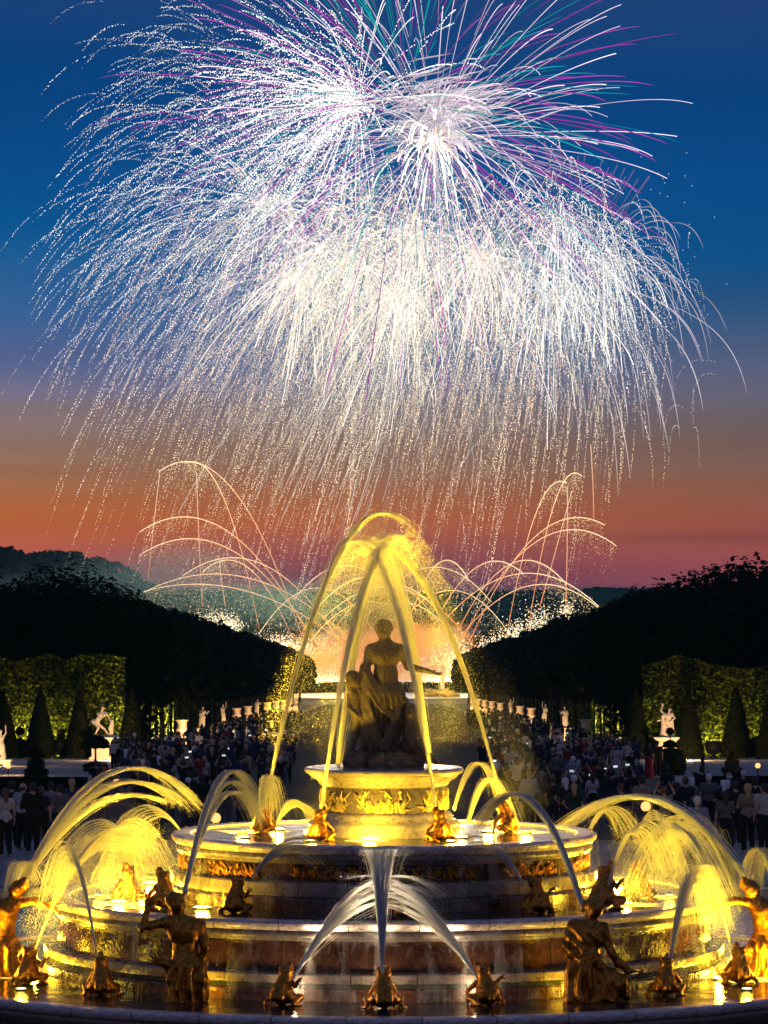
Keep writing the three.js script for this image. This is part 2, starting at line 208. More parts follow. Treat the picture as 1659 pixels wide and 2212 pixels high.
function woodGeo(seed, list, quads) { // a far wood as one mass: [x, y, X, radius, height]
  const r = rng(seed), gs = gaussOf(r), b = new Buf(), A = V(), B = V(), N = V(), P = V();
  for (const [x, y, X, rad, h] of list) {
    const col = 0.7 + 0.6 * r();
    for (let i = 0; i < quads; i++) { const a = r() * 6.283, e = Math.asin(r() * 1.5 - 0.5), q = 0.75 + 0.3 * r(); N.set(Math.cos(a) * Math.cos(e), Math.sin(e), Math.sin(a) * Math.cos(e)); P.set(x + N.x * rad * q, y + h * 0.6 + N.y * h * 0.42 * q, -X + N.z * rad * q); A.set(gs(), gs(), gs()).cross(N).normalize(); B.crossVectors(N, A); const s = rad * 0.3 * (0.6 + r()); b.leaf(P, A.multiplyScalar(s), B.multiplyScalar(s * 0.8), N, leafColor(r, col)); }
  }
  return b.geo();
}
function ridge(name, label, X, pts, depth, seed) { // wooded hill whose skyline passes the given columns and rows
  const r = rng(seed), top = (u) => { let i = 1; while (i < pts.length - 1 && pts[i][0] < u) i++; const a = pts[i - 1], b = pts[i]; return lerp(a[1], b[1], clamp((u - a[0]) / (b[0] - a[0]), 0, 1)); };
  const p = [], ix = [], u0 = pts[0][0], u1 = pts[pts.length - 1][0], n = 60, trees = [], hgt = 11, k = X / 1300;
  for (let i = 0; i <= n; i++) { const u = lerp(u0, u1, i / n), q = at(u, top(u), X); const s = [[X - depth * 0.5, -21], [X, q.y - hgt * 0.8 * k], [X + depth, q.y - hgt * 1.2 * k - 6], [X + depth * 2, -22]]; for (const [d, y] of s) p.push(q.x * d / X, Math.max(y, -22), -d); }
  for (let i = 0; i < n; i++) for (let j = 0; j < 3; j++) { const a = i * 4 + j; ix.push(a, a + 4, a + 1, a + 4, a + 5, a + 1); }
  const g = new THREE.BufferGeometry(); g.setAttribute('position', new THREE.Float32BufferAttribute(p, 3)); g.setIndex(ix); g.computeVertexNormals();
  tag(mesh('hill', g, std({ color: rgb(0.03, 0.04, 0.015), roughness: 1 })), label[0], 'hill', null, 'structure');
  const nt = Math.round((u1 - u0) / 9); for (let row = 0; row < 4; row++) for (let i = 0; i < nt; i++) { const u = lerp(u0, u1, (i + r()) / nt), q = at(u, top(u), X), d = X - row * depth * 0.11, f = row * 0.22, y = lerp(q.y - hgt * k, -21, f); trees.push([q.x * d / X, y, d, (5 + 3 * r()) * k, hgt * k * (0.85 + 0.4 * r())]); }
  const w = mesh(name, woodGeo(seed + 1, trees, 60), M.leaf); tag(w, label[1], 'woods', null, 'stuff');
}
ridge('woods', ['wooded hill rising behind the trees on the left', 'hazy teal wood covering the hill behind the left trees'], 1350, [[-420, 1190], [0, 1197], [80, 1198], [143, 1204], [186, 1211], [213, 1224], [253, 1241], [300, 1254], [350, 1284], [433, 1314], [560, 1352], [640, 1385]], 260, 11);
ridge('woods', ['low far ridge across the horizon beyond the canal', 'dark far wood along the horizon beyond the canal'], 2500, [[-500, 1290], [300, 1292], [560, 1296], [700, 1301], [780, 1312], [860, 1314], [906, 1307], [1020, 1298], [1100, 1293], [1300, 1287], [1500, 1285], [2100, 1280]], 180, 23);
ridge('woods', ['wooded bank to the right of the canal', 'dark wood on the bank to the right of the canal'], 1250, [[1030, 1395], [1100, 1352], [1200, 1328], [1300, 1318], [1500, 1312], [2000, 1300]], 200, 37);
// hedge line before the canal
{
  const b = new Buf(), r = rng(5), gs = gaussOf(r), A = V(), B = V(), N = V();
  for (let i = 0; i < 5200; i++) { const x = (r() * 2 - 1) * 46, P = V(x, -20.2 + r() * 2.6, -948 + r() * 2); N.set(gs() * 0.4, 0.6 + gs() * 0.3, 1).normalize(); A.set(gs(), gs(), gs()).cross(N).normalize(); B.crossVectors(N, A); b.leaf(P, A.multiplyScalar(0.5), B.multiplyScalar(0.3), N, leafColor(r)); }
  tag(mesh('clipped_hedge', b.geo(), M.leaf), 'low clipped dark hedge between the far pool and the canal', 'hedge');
}
// ---------- trees ----------
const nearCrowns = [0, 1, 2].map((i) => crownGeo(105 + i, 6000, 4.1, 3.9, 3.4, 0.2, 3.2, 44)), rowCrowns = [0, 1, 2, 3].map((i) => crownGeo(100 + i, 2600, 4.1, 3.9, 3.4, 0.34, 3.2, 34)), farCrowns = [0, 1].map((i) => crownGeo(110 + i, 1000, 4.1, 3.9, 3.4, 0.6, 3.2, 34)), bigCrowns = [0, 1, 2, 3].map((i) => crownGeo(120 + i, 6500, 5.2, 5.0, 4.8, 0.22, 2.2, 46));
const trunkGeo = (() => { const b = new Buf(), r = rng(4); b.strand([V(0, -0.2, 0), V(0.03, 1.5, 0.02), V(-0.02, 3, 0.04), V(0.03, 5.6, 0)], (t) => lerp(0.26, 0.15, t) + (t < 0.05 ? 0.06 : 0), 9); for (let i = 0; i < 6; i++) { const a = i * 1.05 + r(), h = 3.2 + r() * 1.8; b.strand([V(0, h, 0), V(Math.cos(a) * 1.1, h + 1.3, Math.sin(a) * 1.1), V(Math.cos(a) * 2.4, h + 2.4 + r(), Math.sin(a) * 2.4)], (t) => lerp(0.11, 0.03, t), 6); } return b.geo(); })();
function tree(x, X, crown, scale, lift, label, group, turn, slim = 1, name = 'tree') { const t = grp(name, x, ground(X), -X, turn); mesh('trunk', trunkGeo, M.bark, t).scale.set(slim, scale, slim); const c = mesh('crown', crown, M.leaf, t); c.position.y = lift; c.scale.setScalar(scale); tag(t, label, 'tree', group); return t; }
{
  const r = rng(77);
  for (const s of [-1, 1]) {
    const side = s < 0 ? 'left' : 'right';
    for (let i = 0, X = 254; X < 835; i++, X += X < 420 ? 7 : 8.2) tree(s * (18.7 + (r() - 0.5) * 0.5), X, X < 300 ? nearCrowns[Math.floor(r() * 3)] : X > 430 ? farCrowns[Math.floor(r() * 2)] : rowCrowns[Math.floor(r() * 4)], 0.95 + 0.12 * r(), 7.3 + 0.5 * (r() - 0.5), `clipped dark tree in the long row along the ${side} of the avenue`, `row of trees along the ${side} of the avenue`, r() * 6.28, 0.5);
    for (let i = 0, X = 257; X < 420; i++, X += 7.4) tree(s * (29.5 + r()), X, bigCrowns[Math.floor(r() * 4)], 1.0 + 0.15 * r(), 7.4, `dark tree in the second row behind the avenue trees on the ${side}`, `second row of trees on the ${side}`, r() * 6.28);
  }
  // woods over the clipped hedges: columns and rows of the tree tops in the photograph
  const tops = [[-70, 1300, 262], [-20, 1296, 258], [40, 1290, 266], [92, 1262, 256], [150, 1226, 262], [205, 1262, 256], [20, 1330, 259], [120, 1330, 260], [215, 1330, 259],
    [1450, 1262, 264], [1505, 1244, 256], [1560, 1234, 268], [1612, 1220, 258], [1660, 1208, 266], [1720, 1214, 258], [1440, 1330, 259], [1540, 1320, 260], [1640, 1320, 259]];
  const how = ['lowest of the', 'rounded', 'broad', 'leafy', 'ragged', 'tall'];
  tops.forEach(([u, v, X], i) => { const p = at(u, v, X), h = p.y - ground(X), s = 1.02 + 0.1 * r(); tree(p.x, X, bigCrowns[i % 4], s, h - 5.0 * s + 0.5, `dark leafy tree rising above the clipped hedge on the ${u < 800 ? 'left' : 'right'}`, `trees above the clipped hedge on the ${u < 800 ? 'left' : 'right'}`, r() * 6.28); });
}
// ---------- clipped hedges with uplights ----------
const hedgeLeaf = (r) => { const q = r(), k = 0.2 + 1.9 * q * q; return [0.078 * k, 0.09 * k, 0.004 * k]; };
function hedge(x0, X0, x1, X1, h, n, label, seed) { // leaves on a dark twiggy core, between two ground points
  const r = rng(seed), gs = gaussOf(r), b = new Buf(), dx = x1 - x0, dz = -(X1 - X0), L = Math.hypot(dx, dz), nx = -dz / L, nz = dx / L, A = V(), B = V(), N = V(), P = V(), t0 = grp('clipped_hedge');
  const cores = [], parts = Math.max(1, Math.round(L / 40)), ch = h * 0.86; for (let i = 0; i < parts; i++) { const f = (i + 0.5) / parts, X = lerp(X0, X1, f), c = new THREE.BoxGeometry(L / parts + 0.004 * (i % 2), ch + 0.6, 0.6 + 0.01 * (i % 2)); c.rotateY(-Math.atan2(dz, dx)); c.translate(x0 + dx * f, ground(X) + ch / 2 - 0.3, -X); cores.push(c); } mesh('twigs', mergeGeometries(cores), M.core, t0);
  for (let i = 0; i < n; i++) { const t = r(), y = Math.min(r() * h, h * (0.84 + 0.16 * vnoise(t * L * 0.9, 3, 64, seed + 5))), s = r() < 0.5 ? -1 : 1, o = s * (0.34 + 0.3 * r() * r() + 0.34 * vnoise(t * L * 1.1, y * 1.3, 64, seed)), X = lerp(X0, X1, t); P.set(x0 + dx * t + nx * o, ground(X) + y, -X + nz * o); N.set(s * nx + gs() * 0.65, gs() * 0.6 - 0.1, s * nz + gs() * 0.65).normalize(); A.set(gs(), gs(), gs()).cross(N).normalize(); B.crossVectors(N, A); const k = 0.09 + 0.1 * r(); b.leaf(P, A.multiplyScalar(k), B.multiplyScalar(k * 0.62), N, hedgeLeaf(r)); }
  mesh('leaves', b.geo(), M.leaf, t0).userData.kind = 'stuff'; tag(t0, label, 'hedge');
}
hedge(-27.5, 243, -17.0, 243, 6.8, 12000, 'tall clipped hedge lit yellow green from below at far left', 201);
hedge(17.0, 243, 27.5, 243, 6.8, 12000, 'tall clipped hedge lit yellow green from below at far right', 202);
hedge(-21.4, 246, -21.4, 425, 4.6, 22000, 'clipped hedge glowing green behind the tree trunks on the left', 203);
hedge(21.4, 246, 21.4, 425, 4.6, 22000, 'clipped hedge glowing green behind the tree trunks on the right', 204);
hedge(-21.4, 425.2, -21.4, 838, 4.4, 9000, 'dark far stretch of clipped hedge behind the left row of trees', 205);
hedge(21.4, 425.2, 21.4, 838, 4.4, 9000, 'dark far stretch of clipped hedge behind the right row of trees', 206);
function uplight(x, X, I, label, group, aim, cone) { const g = grp('garden_uplight', x, ground(X), -X); mesh('housing', lathe([[0, 0], [0.09, 0], [0.1, 0.16], [0.085, 0.16], [0.08, 0.1], [0, 0.1]], 14), M.iron, g); mesh('lamp_lens', new THREE.CircleGeometry(0.078, 14).rotateX(-Math.PI / 2).translate(0, 0.13, 0), glow(HEDGE, 3), g); const l = new THREE.SpotLight(HEDGE, I, 0, cone, 0.8); l.name = 'uplight_glow'; l.position.set(0, 0.3, 0); l.target.position.set(...aim); l.castShadow = true; l.shadow.radius = 4; g.add(l, l.target); tag(g, label, 'uplight', group); }
for (const s of [-1, 1]) {
  const side = s < 0 ? 'left' : 'right';
  for (const [x, I] of s < 0 ? [[17.1, 90], [19.7, 9], [20.9, 22], [22.2, 36], [23.4, 36], [24.8, 34], [26.3, 34]] : [[17.1, 22], [19.6, 4], [21.4, 22], [22.4, 18], [24.2, 4], [25.4, 46]]) uplight(s * x, 240.9, I * 3.2, `small garden uplight at the foot of the tall hedge on the ${side}`, `uplights under the tall hedge on the ${side}`, x < 18 ? [0, 3.2, -1.2] : [0, 1.0, -1.2], x < 18 ? 0.6 : 0.95);
  for (let i = 0; i < 10; i++) uplight(s * 19.7, 257 + i * 12, 750, `small garden uplight between the trunks and the hedge on the ${side}`, `uplights behind the trunks on the ${side}`, [s * 1.6, 1.5, 0], 1.25);
}
// ---------- topiary, urns, statues of the garden ----------
function topiaryGeo(profilePts, n, seed, size = 0.06) { // dense leaves over a surface of revolution
  const r = rng(seed), gs = gaussOf(r), b = new Buf(), A = V(), B = V(), N = V(), P = V(), len = [0];
  for (let i = 1; i < profilePts.length; i++) { const p = profilePts[i - 1], q = profilePts[i]; len.push(len[i - 1] + Math.hypot(q[0] - p[0], q[1] - p[1]) * (p[0] + q[0] + 0.02)); }
  for (let i = 0; i < n; i++) { const t = r() * len[len.length - 1]; let k = 1; while (len[k] < t) k++; const f = (t - len[k - 1]) / (len[k] - len[k - 1]), p = profilePts[k - 1], q = profilePts[k], rad = lerp(p[0], q[0], f) + gs() * 0.02, y = lerp(p[1], q[1], f), a = r() * 6.283; const tx = q[0] - p[0], ty = q[1] - p[1], tl = Math.hypot(tx, ty) + 1e-6; N.set(Math.cos(a) * ty / tl + gs() * 0.4, -tx / tl + gs() * 0.4, Math.sin(a) * ty / tl + gs() * 0.4).normalize(); P.set(Math.cos(a) * rad, y, Math.sin(a) * rad); A.set(gs(), gs(), gs()).cross(N).normalize(); B.crossVectors(N, A); const s = size * (0.6 + 0.8 * r()); b.leaf(P, A.multiplyScalar(s), B.multiplyScalar(s * 0.6), N, leafColor(r)); }
  return b.geo();
}
const shrink = (pts) => pts.map((p) => [Math.max(0, p[0] - 0.05), p[1]]);
function topiary(name, x, X, parts, label, category = 'topiary', group) { const t = grp(name, x, ground(X), -X); for (const [kind, pts, extra] of parts) { if (kind === 'leaves') { mesh('twigs', lathe(shrink(pts), 20), M.core, t); mesh('leaves', topiaryGeo(pts, extra, Math.round(x * 10 + X) + 900, pts[0][2] || 0.07), M.leaf, t).userData.kind = 'stuff'; } else mesh(kind, lathe(pts, 24), extra, t); } return tag(t, label, category, group); }
const conePts = [[0.95, 0.1], [0.98, 0.4], [0.62, 2.2], [0.28, 3.7], [0.06, 4.35], [0, 4.4]];
const coneProto = (() => { const t = grp('cone_topiary'); mesh('twigs', lathe(shrink(conePts), 20), M.core, t); mesh('leaves', topiaryGeo(conePts, 5200, 611, 0.075), M.leaf, t).userData.kind = 'stuff'; return t; })();
[[8, 'cut off by the left edge of the view', 1], [88, 'between the ball bush and the pedestal urn at far left', 1.02], [172, 'just left of the leaning statue', 1.0], [287, 'at the end of the left hedge beside the trunks', 1.04], [1372, 'at the end of the right hedge beside the trunks', 1.04], [1487, 'just right of the twisting statue group', 1.0], [1590, 'between the urn and the round bush at far right', 1.04], [1664, 'cut off by the right edge of the view', 1]].forEach(([u, where, s], i) => { const c = i ? coneProto.clone() : coneProto; c.name = 'cone_topiary'; c.position.copy(onGround(u, 238.5)); c.scale.set(s, s, s); c.rotation.y = i * 1.3; tag(c, 'tall dark yew cone ' + where, 'topiary', 'yew cones before the lit hedges'); });
const ballPts = (R, y) => Array.from({ length: 13 }, (_, i) => [R * Math.sin(Math.PI * (1 - i / 12)), y - R * Math.cos(Math.PI * i / 12)]);
topiary('ball_topiary', onGround(44, 239).x, 239, [['leaves', ballPts(0.62, 0.66), 1600], ['leaves', ballPts(0.26, 1.75), 500], ['trunk', [[0.05, 1.1], [0.04, 1.7]], M.bark]], 'round clipped bush with a small ball on top by the left hedge');
topiary('ball_topiary', onGround(1640, 239).x, 239, [['leaves', ballPts(0.72, 0.74), 1900]], 'round clipped bush against the lit hedge at far right');
const urnPts = [[0.3, 0], [0.34, 0.08], [0.14, 0.16], [0.12, 0.24], [0.42, 0.42], [0.56, 0.72], [0.55, 0.86], [0.64, 0.9], [0.64, 0.98], [0.5, 0.98]];
topiary('garden_urn', onGround(133, 239).x, 239, [['bowl', urnPts, M.iron], ['leaves', [[0.5, 0.95], [0.48, 1.2], [0.1, 1.26]], 300], ['leaves', [[0.22, 1.3], [0.24, 1.8], [0, 1.85]], 300]], 'dark garden urn with a stepped clipped bush by the left hedge', 'urn');
topiary('garden_urn', onGround(1541, 239).x, 239, [['bowl', urnPts, M.iron], ['leaves', [[0.5, 0.95], [0.45, 1.08], [0, 1.12]], 260]], 'dark low garden urn against the lit hedge on the right', 'urn');
// clipped bushes standing in the parterre
topiary('umbrella_topiary', onGround(207, 196).x, 196, [['leaves', [[0.78, 1.25, 0.05], [0.8, 1.32], [0.66, 1.62], [0.36, 1.85], [0, 1.93]], 1500], ['trunk', [[0.06, 0.4], [0.05, 1.35]], M.bark], ['leaves', [[0.62, 0.0, 0.05], [0.66, 0.3], [0.5, 0.46], [0, 0.5]], 800]], 'umbrella shaped dark topiary on a short stem left of the crowd');
topiary('tiered_topiary', onGround(79, 176).x, 176, [['leaves', [[0.56, 0, 0.05], [0.58, 0.45], [0.42, 0.5], [0.4, 0.92], [0.1, 0.96], [0.1, 1.0]], 900], ['leaves', ballPts(0.28, 1.22), 500]], 'dark tiered topiary with a ball on top on the left gravel');
topiary('dome_topiary', onGround(1447, 186).x, 186, [['leaves', [[0.7, 0, 0.05], [0.82, 0.35], [0.78, 0.8], [0.55, 1.25], [0, 1.42]], 1500], ['leaves', [[0.36, 1.4], [0.3, 1.65], [0, 1.75]], 500], ['trunk', [[0.03, 1.7], [0.025, 2.1]], M.bark], ['leaves', ballPts(0.17, 2.2), 300]], 'broad dark domed bush with a small ball finial right of the crowd');
topiary('tiered_topiary', onGround(1580, 182).x, 182, [['leaves', [[0.32, 0, 0.05], [0.5, 0.3], [0.5, 0.42], [0.3, 0.48], [0.34, 0.75], [0.22, 0.86], [0.05, 1.2], [0, 1.25]], 1200]], 'dark tiered topiary with a pointed top on the right gravel');
// low box edging and pale kerbs of the parterre
for (const [u0, u1, X, side] of [[-40, 190, 162, 'left'], [1500, 1700, 164, 'right'], [-40, 180, 150, 'left'], [1540, 1700, 148, 'right']]) {
  const a = onGround(u0, X), b = onGround(u1, X), near = X < 155, h = near ? 0.35 : 0.42, g = grp('box_hedge', 0, 0, 0), w = b.x - a.x, r = rng(X), gs = gaussOf(r), bf = new Buf(), A = V(), B = V(), N = V();
  mesh('twigs', new THREE.BoxGeometry(w, h - 0.06, 0.5).translate((a.x + b.x) / 2, a.y + h / 2 - 0.03, -X), M.core, g);
  for (let i = 0; i < 2600; i++) { const f = r(), P = V(a.x + r() * w, a.y + (f < 0.5 ? r() * h : h - 0.03), -X + (f < 0.5 ? 0.27 : (r() - 0.5) * 0.54)); N.set(gs() * 0.5, 0.5 + gs() * 0.3, 0.5 + gs() * 0.3).normalize(); A.set(gs(), gs(), gs()).cross(N).normalize(); B.crossVectors(N, A); bf.leaf(P, A.multiplyScalar(0.06), B.multiplyScalar(0.035), N, leafColor(r)); }
  mesh('leaves', bf.geo(), M.leaf, g).userData.kind = 'stuff'; tag(g, `low clipped box edging ${near ? 'nearest the crowd' : 'beside the pale kerb'} on the ${side} of the parterre`, 'hedge');
  if (!near) { const k = grp('stone_kerb'); for (let x = a.x; x < b.x; x += 1.2) mesh('kerb_stone', boxGeo(1.19, 0.16, 0.35, x + 0.6, a.y + 0.08, -X - 1.6), M.paleStone, k); tag(k, `pale stone kerb along the gravel on the ${side} of the parterre`, 'kerb'); }
}
// statues
function poseFigure(o) { // a nude or draped standing figure in stone from its joints; y up, metres
  const { head, neck, shL, shR, waist, hip, arms, legs, extra = [], s = 1 } = o, out = [...headPrims(head, 1.05 * s, o.yaw || 0), cap(neck, [head[0], head[1] - 0.06, head[2]], 0.06 * s, 0.055 * s, 0.04), cap([lerp(neck[0], shL[0], 0.5), shL[1] - 0.1, shL[2]], [lerp(neck[0], shR[0], 0.5), shR[1] - 0.1, shR[2]], 0.13 * s, 0.13 * s, 0.1), cap(shL, shR, 0.072 * s, 0.072 * s, 0.06), cap([neck[0], neck[1] - 0.25, neck[2]], waist, 0.15 * s, 0.125 * s, 0.1), cap(waist, hip, 0.13 * s, 0.155 * s, 0.1), cap([hip[0] - 0.08 * s, hip[1], hip[2]], [hip[0] + 0.08 * s, hip[1], hip[2]], 0.13 * s, 0.13 * s, 0.1)];
  for (const [sh, el, wr] of arms) { const d = V(wr[0] - el[0], wr[1] - el[1], wr[2] - el[2]).normalize(); out.push(cap(sh, el, 0.062 * s, 0.047 * s, 0.03), cap(el, wr, 0.05 * s, 0.032 * s, 0.02), ...handPrims(wr, [d.x, d.y, d.z], [d.y + 0.3, -d.x, 0.2], s * 1.1, 0.2, 0.4)); }
  for (const [hp, kn, an, dir] of legs) out.push(cap(hp, kn, 0.1 * s, 0.066 * s, 0.05), cap(kn, an, 0.068 * s, 0.042 * s, 0.03), cap([an[0], an[1] - 0.03, an[2]], [an[0] + dir[0] * 0.17 * s, an[1] - 0.05, an[2] + dir[1] * 0.17 * s], 0.042 * s, 0.03 * s, 0.03));
  return [...out, ...extra];
}
function statue(u, X, geo, scale, ped, label, hidden, yaw = 0, group) {
  const p = onGround(u, X), g = grp('garden_statue', p.x, p.y, p.z), [w, h] = ped;
  const pd = grp('pedestal'); g.add(pd);
  mesh('base_moulding', boxGeo(w * 1.22, 0.16, w * 1.1, 0, 0.08, 0), M.paleStone, pd); mesh('die', boxGeo(w, h - 0.34, w * 0.9, 0, 0.16 + (h - 0.34) / 2, 0), M.paleStone, pd); mesh('sunk_panel', boxGeo(w * 0.72, (h - 0.34) * 0.72, 0.03, 0, 0.16 + (h - 0.34) / 2, w * 0.45 + 0.005), M.paleStone, pd);
  mesh('cornice', boxGeo(w * 1.16, 0.09, w * 1.05, 0, h - 0.135, 0), M.paleStone, pd); mesh('cornice_edge', boxGeo(w * 1.3, 0.09, w * 1.2, 0, h - 0.045, 0), M.paleStone, pd);
  const f = mesh('figure', geo, M.statueMarble, g); f.position.y = h; f.scale.setScalar(scale); f.rotation.y = yaw; tag(g, label, 'statue', group); return g;
}
const rockBase = (w, d) => [cap([-w, 0.03, 0], [w, 0.03, 0], d, d, 0.03)];
const leaning = sdfGeo([...poseFigure({ head: [0.05, 1.72, 0.1], neck: [-0.02, 1.55, 0.05], shL: [-0.25, 1.4, 0.02], shR: [0.17, 1.46, 0], waist: [-0.2, 1.12, 0], hip: [-0.36, 0.9, 0], yaw: 2.4, arms: [[[-0.25, 1.4, 0.02], [-0.1, 1.1, 0.18], [0.12, 1.28, 0.22]], [[0.17, 1.46, 0], [0.42, 1.2, 0.05], [0.56, 0.85, 0.05]]], legs: [[[-0.42, 0.86, 0.05], [-0.2, 0.55, 0.24], [-0.4, 0.16, 0.1], [1, 0.3]], [[-0.3, 0.86, 0], [0.12, 0.5, 0.05], [0.42, 0.12, 0.05], [1, 0]]], extra: [...rockBase(0.55, 0.07), cap([0.56, 0.05, 0.0], [0.6, 0.9, 0.02], 0.13, 0.1, 0.05), cap([0.5, 0.5, 0], [0.62, 0.95, 0.04], 0.12, 0.09, 0.05), cap([-0.55, 0.95, -0.02], [-0.3, 0.8, 0.05], 0.12, 0.16, 0.08)] }), ], 0.022);
const twisting = sdfGeo([...poseFigure({ head: [0.22, 1.6, 0.1], neck: [0.16, 1.46, 0.05], shL: [-0.08, 1.34, 0.1], shR: [0.36, 1.36, 0], waist: [0.12, 1.02, 0], hip: [0.1, 0.8, 0], yaw: 2.8, arms: [[[-0.08, 1.34, 0.1], [-0.3, 1.55, 0.1], [-0.2, 1.85, 0.08]], [[0.36, 1.36, 0], [0.52, 1.12, 0.1], [0.3, 0.96, 0.2]]], legs: [[[0.02, 0.78, 0.02], [-0.1, 0.45, 0.12], [-0.16, 0.12, 0], [0, 1]], [[0.2, 0.78, 0], [0.28, 0.42, 0.08], [0.3, 0.1, -0.04], [0.3, 1]]], extra: [...rockBase(0.36, 0.09), ...headPrims([-0.2, 1.22, 0.18], 1, 2.6), cap([-0.2, 1.1, 0.14], [-0.12, 0.7, 0.12], 0.12, 0.15, 0.07), cap([-0.24, 1.02, 0.14], [-0.52, 0.96, 0.16], 0.055, 0.04), cap([-0.12, 0.7, 0.12], [-0.2, 0.1, 0.1], 0.15, 0.17, 0.08), cap([0.3, 0.9, -0.05], [0.28, 0.1, -0.06], 0.16, 0.2, 0.08), cap([-0.2, 1.85, 0.08], [-0.3, 2.0, 0.05], 0.05, 0.02), cap([0.05, 0.6, 0.2], [-0.05, 0.1, 0.2], 0.1, 0.14, 0.06)] })], 0.022, (x, y, z, d) => d + (y < 0.8 && y > 0.12 ? 0.014 * Math.sin(34 * Math.atan2(x, z + 0.3)) : 0));
const standing = sdfGeo(poseFigure({ head: [0.02, 1.72, 0.02], neck: [0, 1.54, 0], shL: [-0.2, 1.42, 0], shR: [0.2, 1.44, 0], waist: [0.02, 1.1, 0], hip: [0.04, 0.92, 0], yaw: 2.9, arms: [[[-0.2, 1.42, 0], [-0.28, 1.14, 0.06], [-0.14, 1.2, 0.22]], [[0.2, 1.44, 0], [0.36, 1.2, 0], [0.44, 1.36, 0.14]]], legs: [[[-0.05, 0.9, 0], [-0.06, 0.5, 0.06], [-0.08, 0.12, -0.02], [0, 1]], [[0.13, 0.9, 0], [0.14, 0.5, 0], [0.14, 0.12, 0], [0.2, 1]]], extra: [...rockBase(0.2, 0.1), cap([-0.16, 1.2, 0], [-0.2, 0.1, -0.06], 0.09, 0.14, 0.08), cap([-0.1, 0.95, 0.08], [0.05, 0.3, 0.02], 0.13, 0.15, 0.08)] }), 0.024, (x, y, z, d) => d + (y < 0.95 && y > 0.15 ? 0.012 * Math.sin(30 * Math.atan2(x + 0.05, z + 0.3)) : 0));
const armRaised = sdfGeo(poseFigure({ head: [-0.02, 1.7, 0.04], neck: [0, 1.52, 0], shL: [-0.19, 1.42, 0], shR: [0.19, 1.4, 0], waist: [0.03, 1.08, 0], hip: [0.0, 0.9, 0], yaw: 3.4, arms: [[[-0.19, 1.42, 0], [-0.24, 1.12, 0.04], [-0.05, 1.0, 0.18]], [[0.19, 1.4, 0], [0.34, 1.62, 0.02], [0.3, 1.92, 0.05]]], legs: [[[-0.09, 0.88, 0], [-0.1, 0.5, 0.03], [-0.12, 0.12, -0.04], [-0.2, 1]], [[0.08, 0.88, 0], [0.1, 0.5, 0.1], [0.08, 0.12, 0], [0.1, 1]]], extra: [...rockBase(0.2, 0.1), cap([0.16, 0.8, -0.05], [0.2, 0.08, -0.08], 0.12, 0.17, 0.08), cap([0, 0.9, 0.05], [0.1, 0.35, 0.05], 0.14, 0.15, 0.08)] }), 0.024, (x, y, z, d) => d + (y < 0.9 && y > 0.15 ? 0.012 * Math.sin(28 * Math.atan2(x, z + 0.25)) : 0));
function spotAt(x, X, I, dx, dz, y = 0.4, c = WARM) { const g = grp('statue_floodlight', x + dx, ground(X) , -X + dz); mesh('housing', lathe([[0, 0], [0.1, 0], [0.12, 0.2], [0.1, 0.2], [0.09, 0.12], [0, 0.12]], 14), M.iron, g); mesh('lamp_lens', new THREE.CircleGeometry(0.09, 14).rotateX(-Math.PI / 2).translate(0, 0.15, 0), glow(c, 3), g); g.add(pointLight(c, I, 0, y, 0, 4)); return g; }
statue(221, 237, leaning, 1.06, [1.25, 1.42], 'pale marble statue of a leaning figure on a lit pedestal at left');
statue(1438, 237, twisting, 1.08, [1.25, 1.42], 'pale marble group of twisting figures on a lit pedestal at right');
statue(2, 214, armRaised, 0.95, [1.0, 0.35], 'floodlit white statue cut off by the left edge of the view', false, 0.4);
for (const [x, X, s] of [[onGround(221, 237).x, 237, 'leaning statue'], [onGround(1438, 237).x, 237, 'twisting statue group'], [onGround(4, 214).x, 214, 'white statue at the left edge']]) { const g = spotAt(x, X, X < 220 ? 40 : 120, X < 220 ? 0.2 : 1.0, X < 220 ? 2.3 : 4.2, 0.5); tag(g, 'small floodlight on the gravel before the ' + s, 'floodlight'); }
[[438, 311, standing, 'first standing statue beyond the big vase on the left', 0.2], [482, 350, armRaised, 'second standing statue beyond the big vase on the left', 0.6], [1220, 311, standing, 'first standing statue beyond the big vase on the right', 2.9], [1177, 350, armRaised, 'second standing statue beyond the big vase on the right', 2.6], [556, 445, standing, 'small far statue between the vases on the left', 0], [1103, 445, armRaised, 'small far statue between the vases on the right', 0]].forEach(([u, X, geo, label, yaw]) => { const p = onGround(u, X), g = statue(u, X, geo, 0.98, [0.8, 1.1], label, false, yaw, undefined); tag(spotAt(p.x, X, 30, -Math.sign(p.x) * 0.8, 2.0), 'small floodlight before the ' + label, 'floodlight'); });
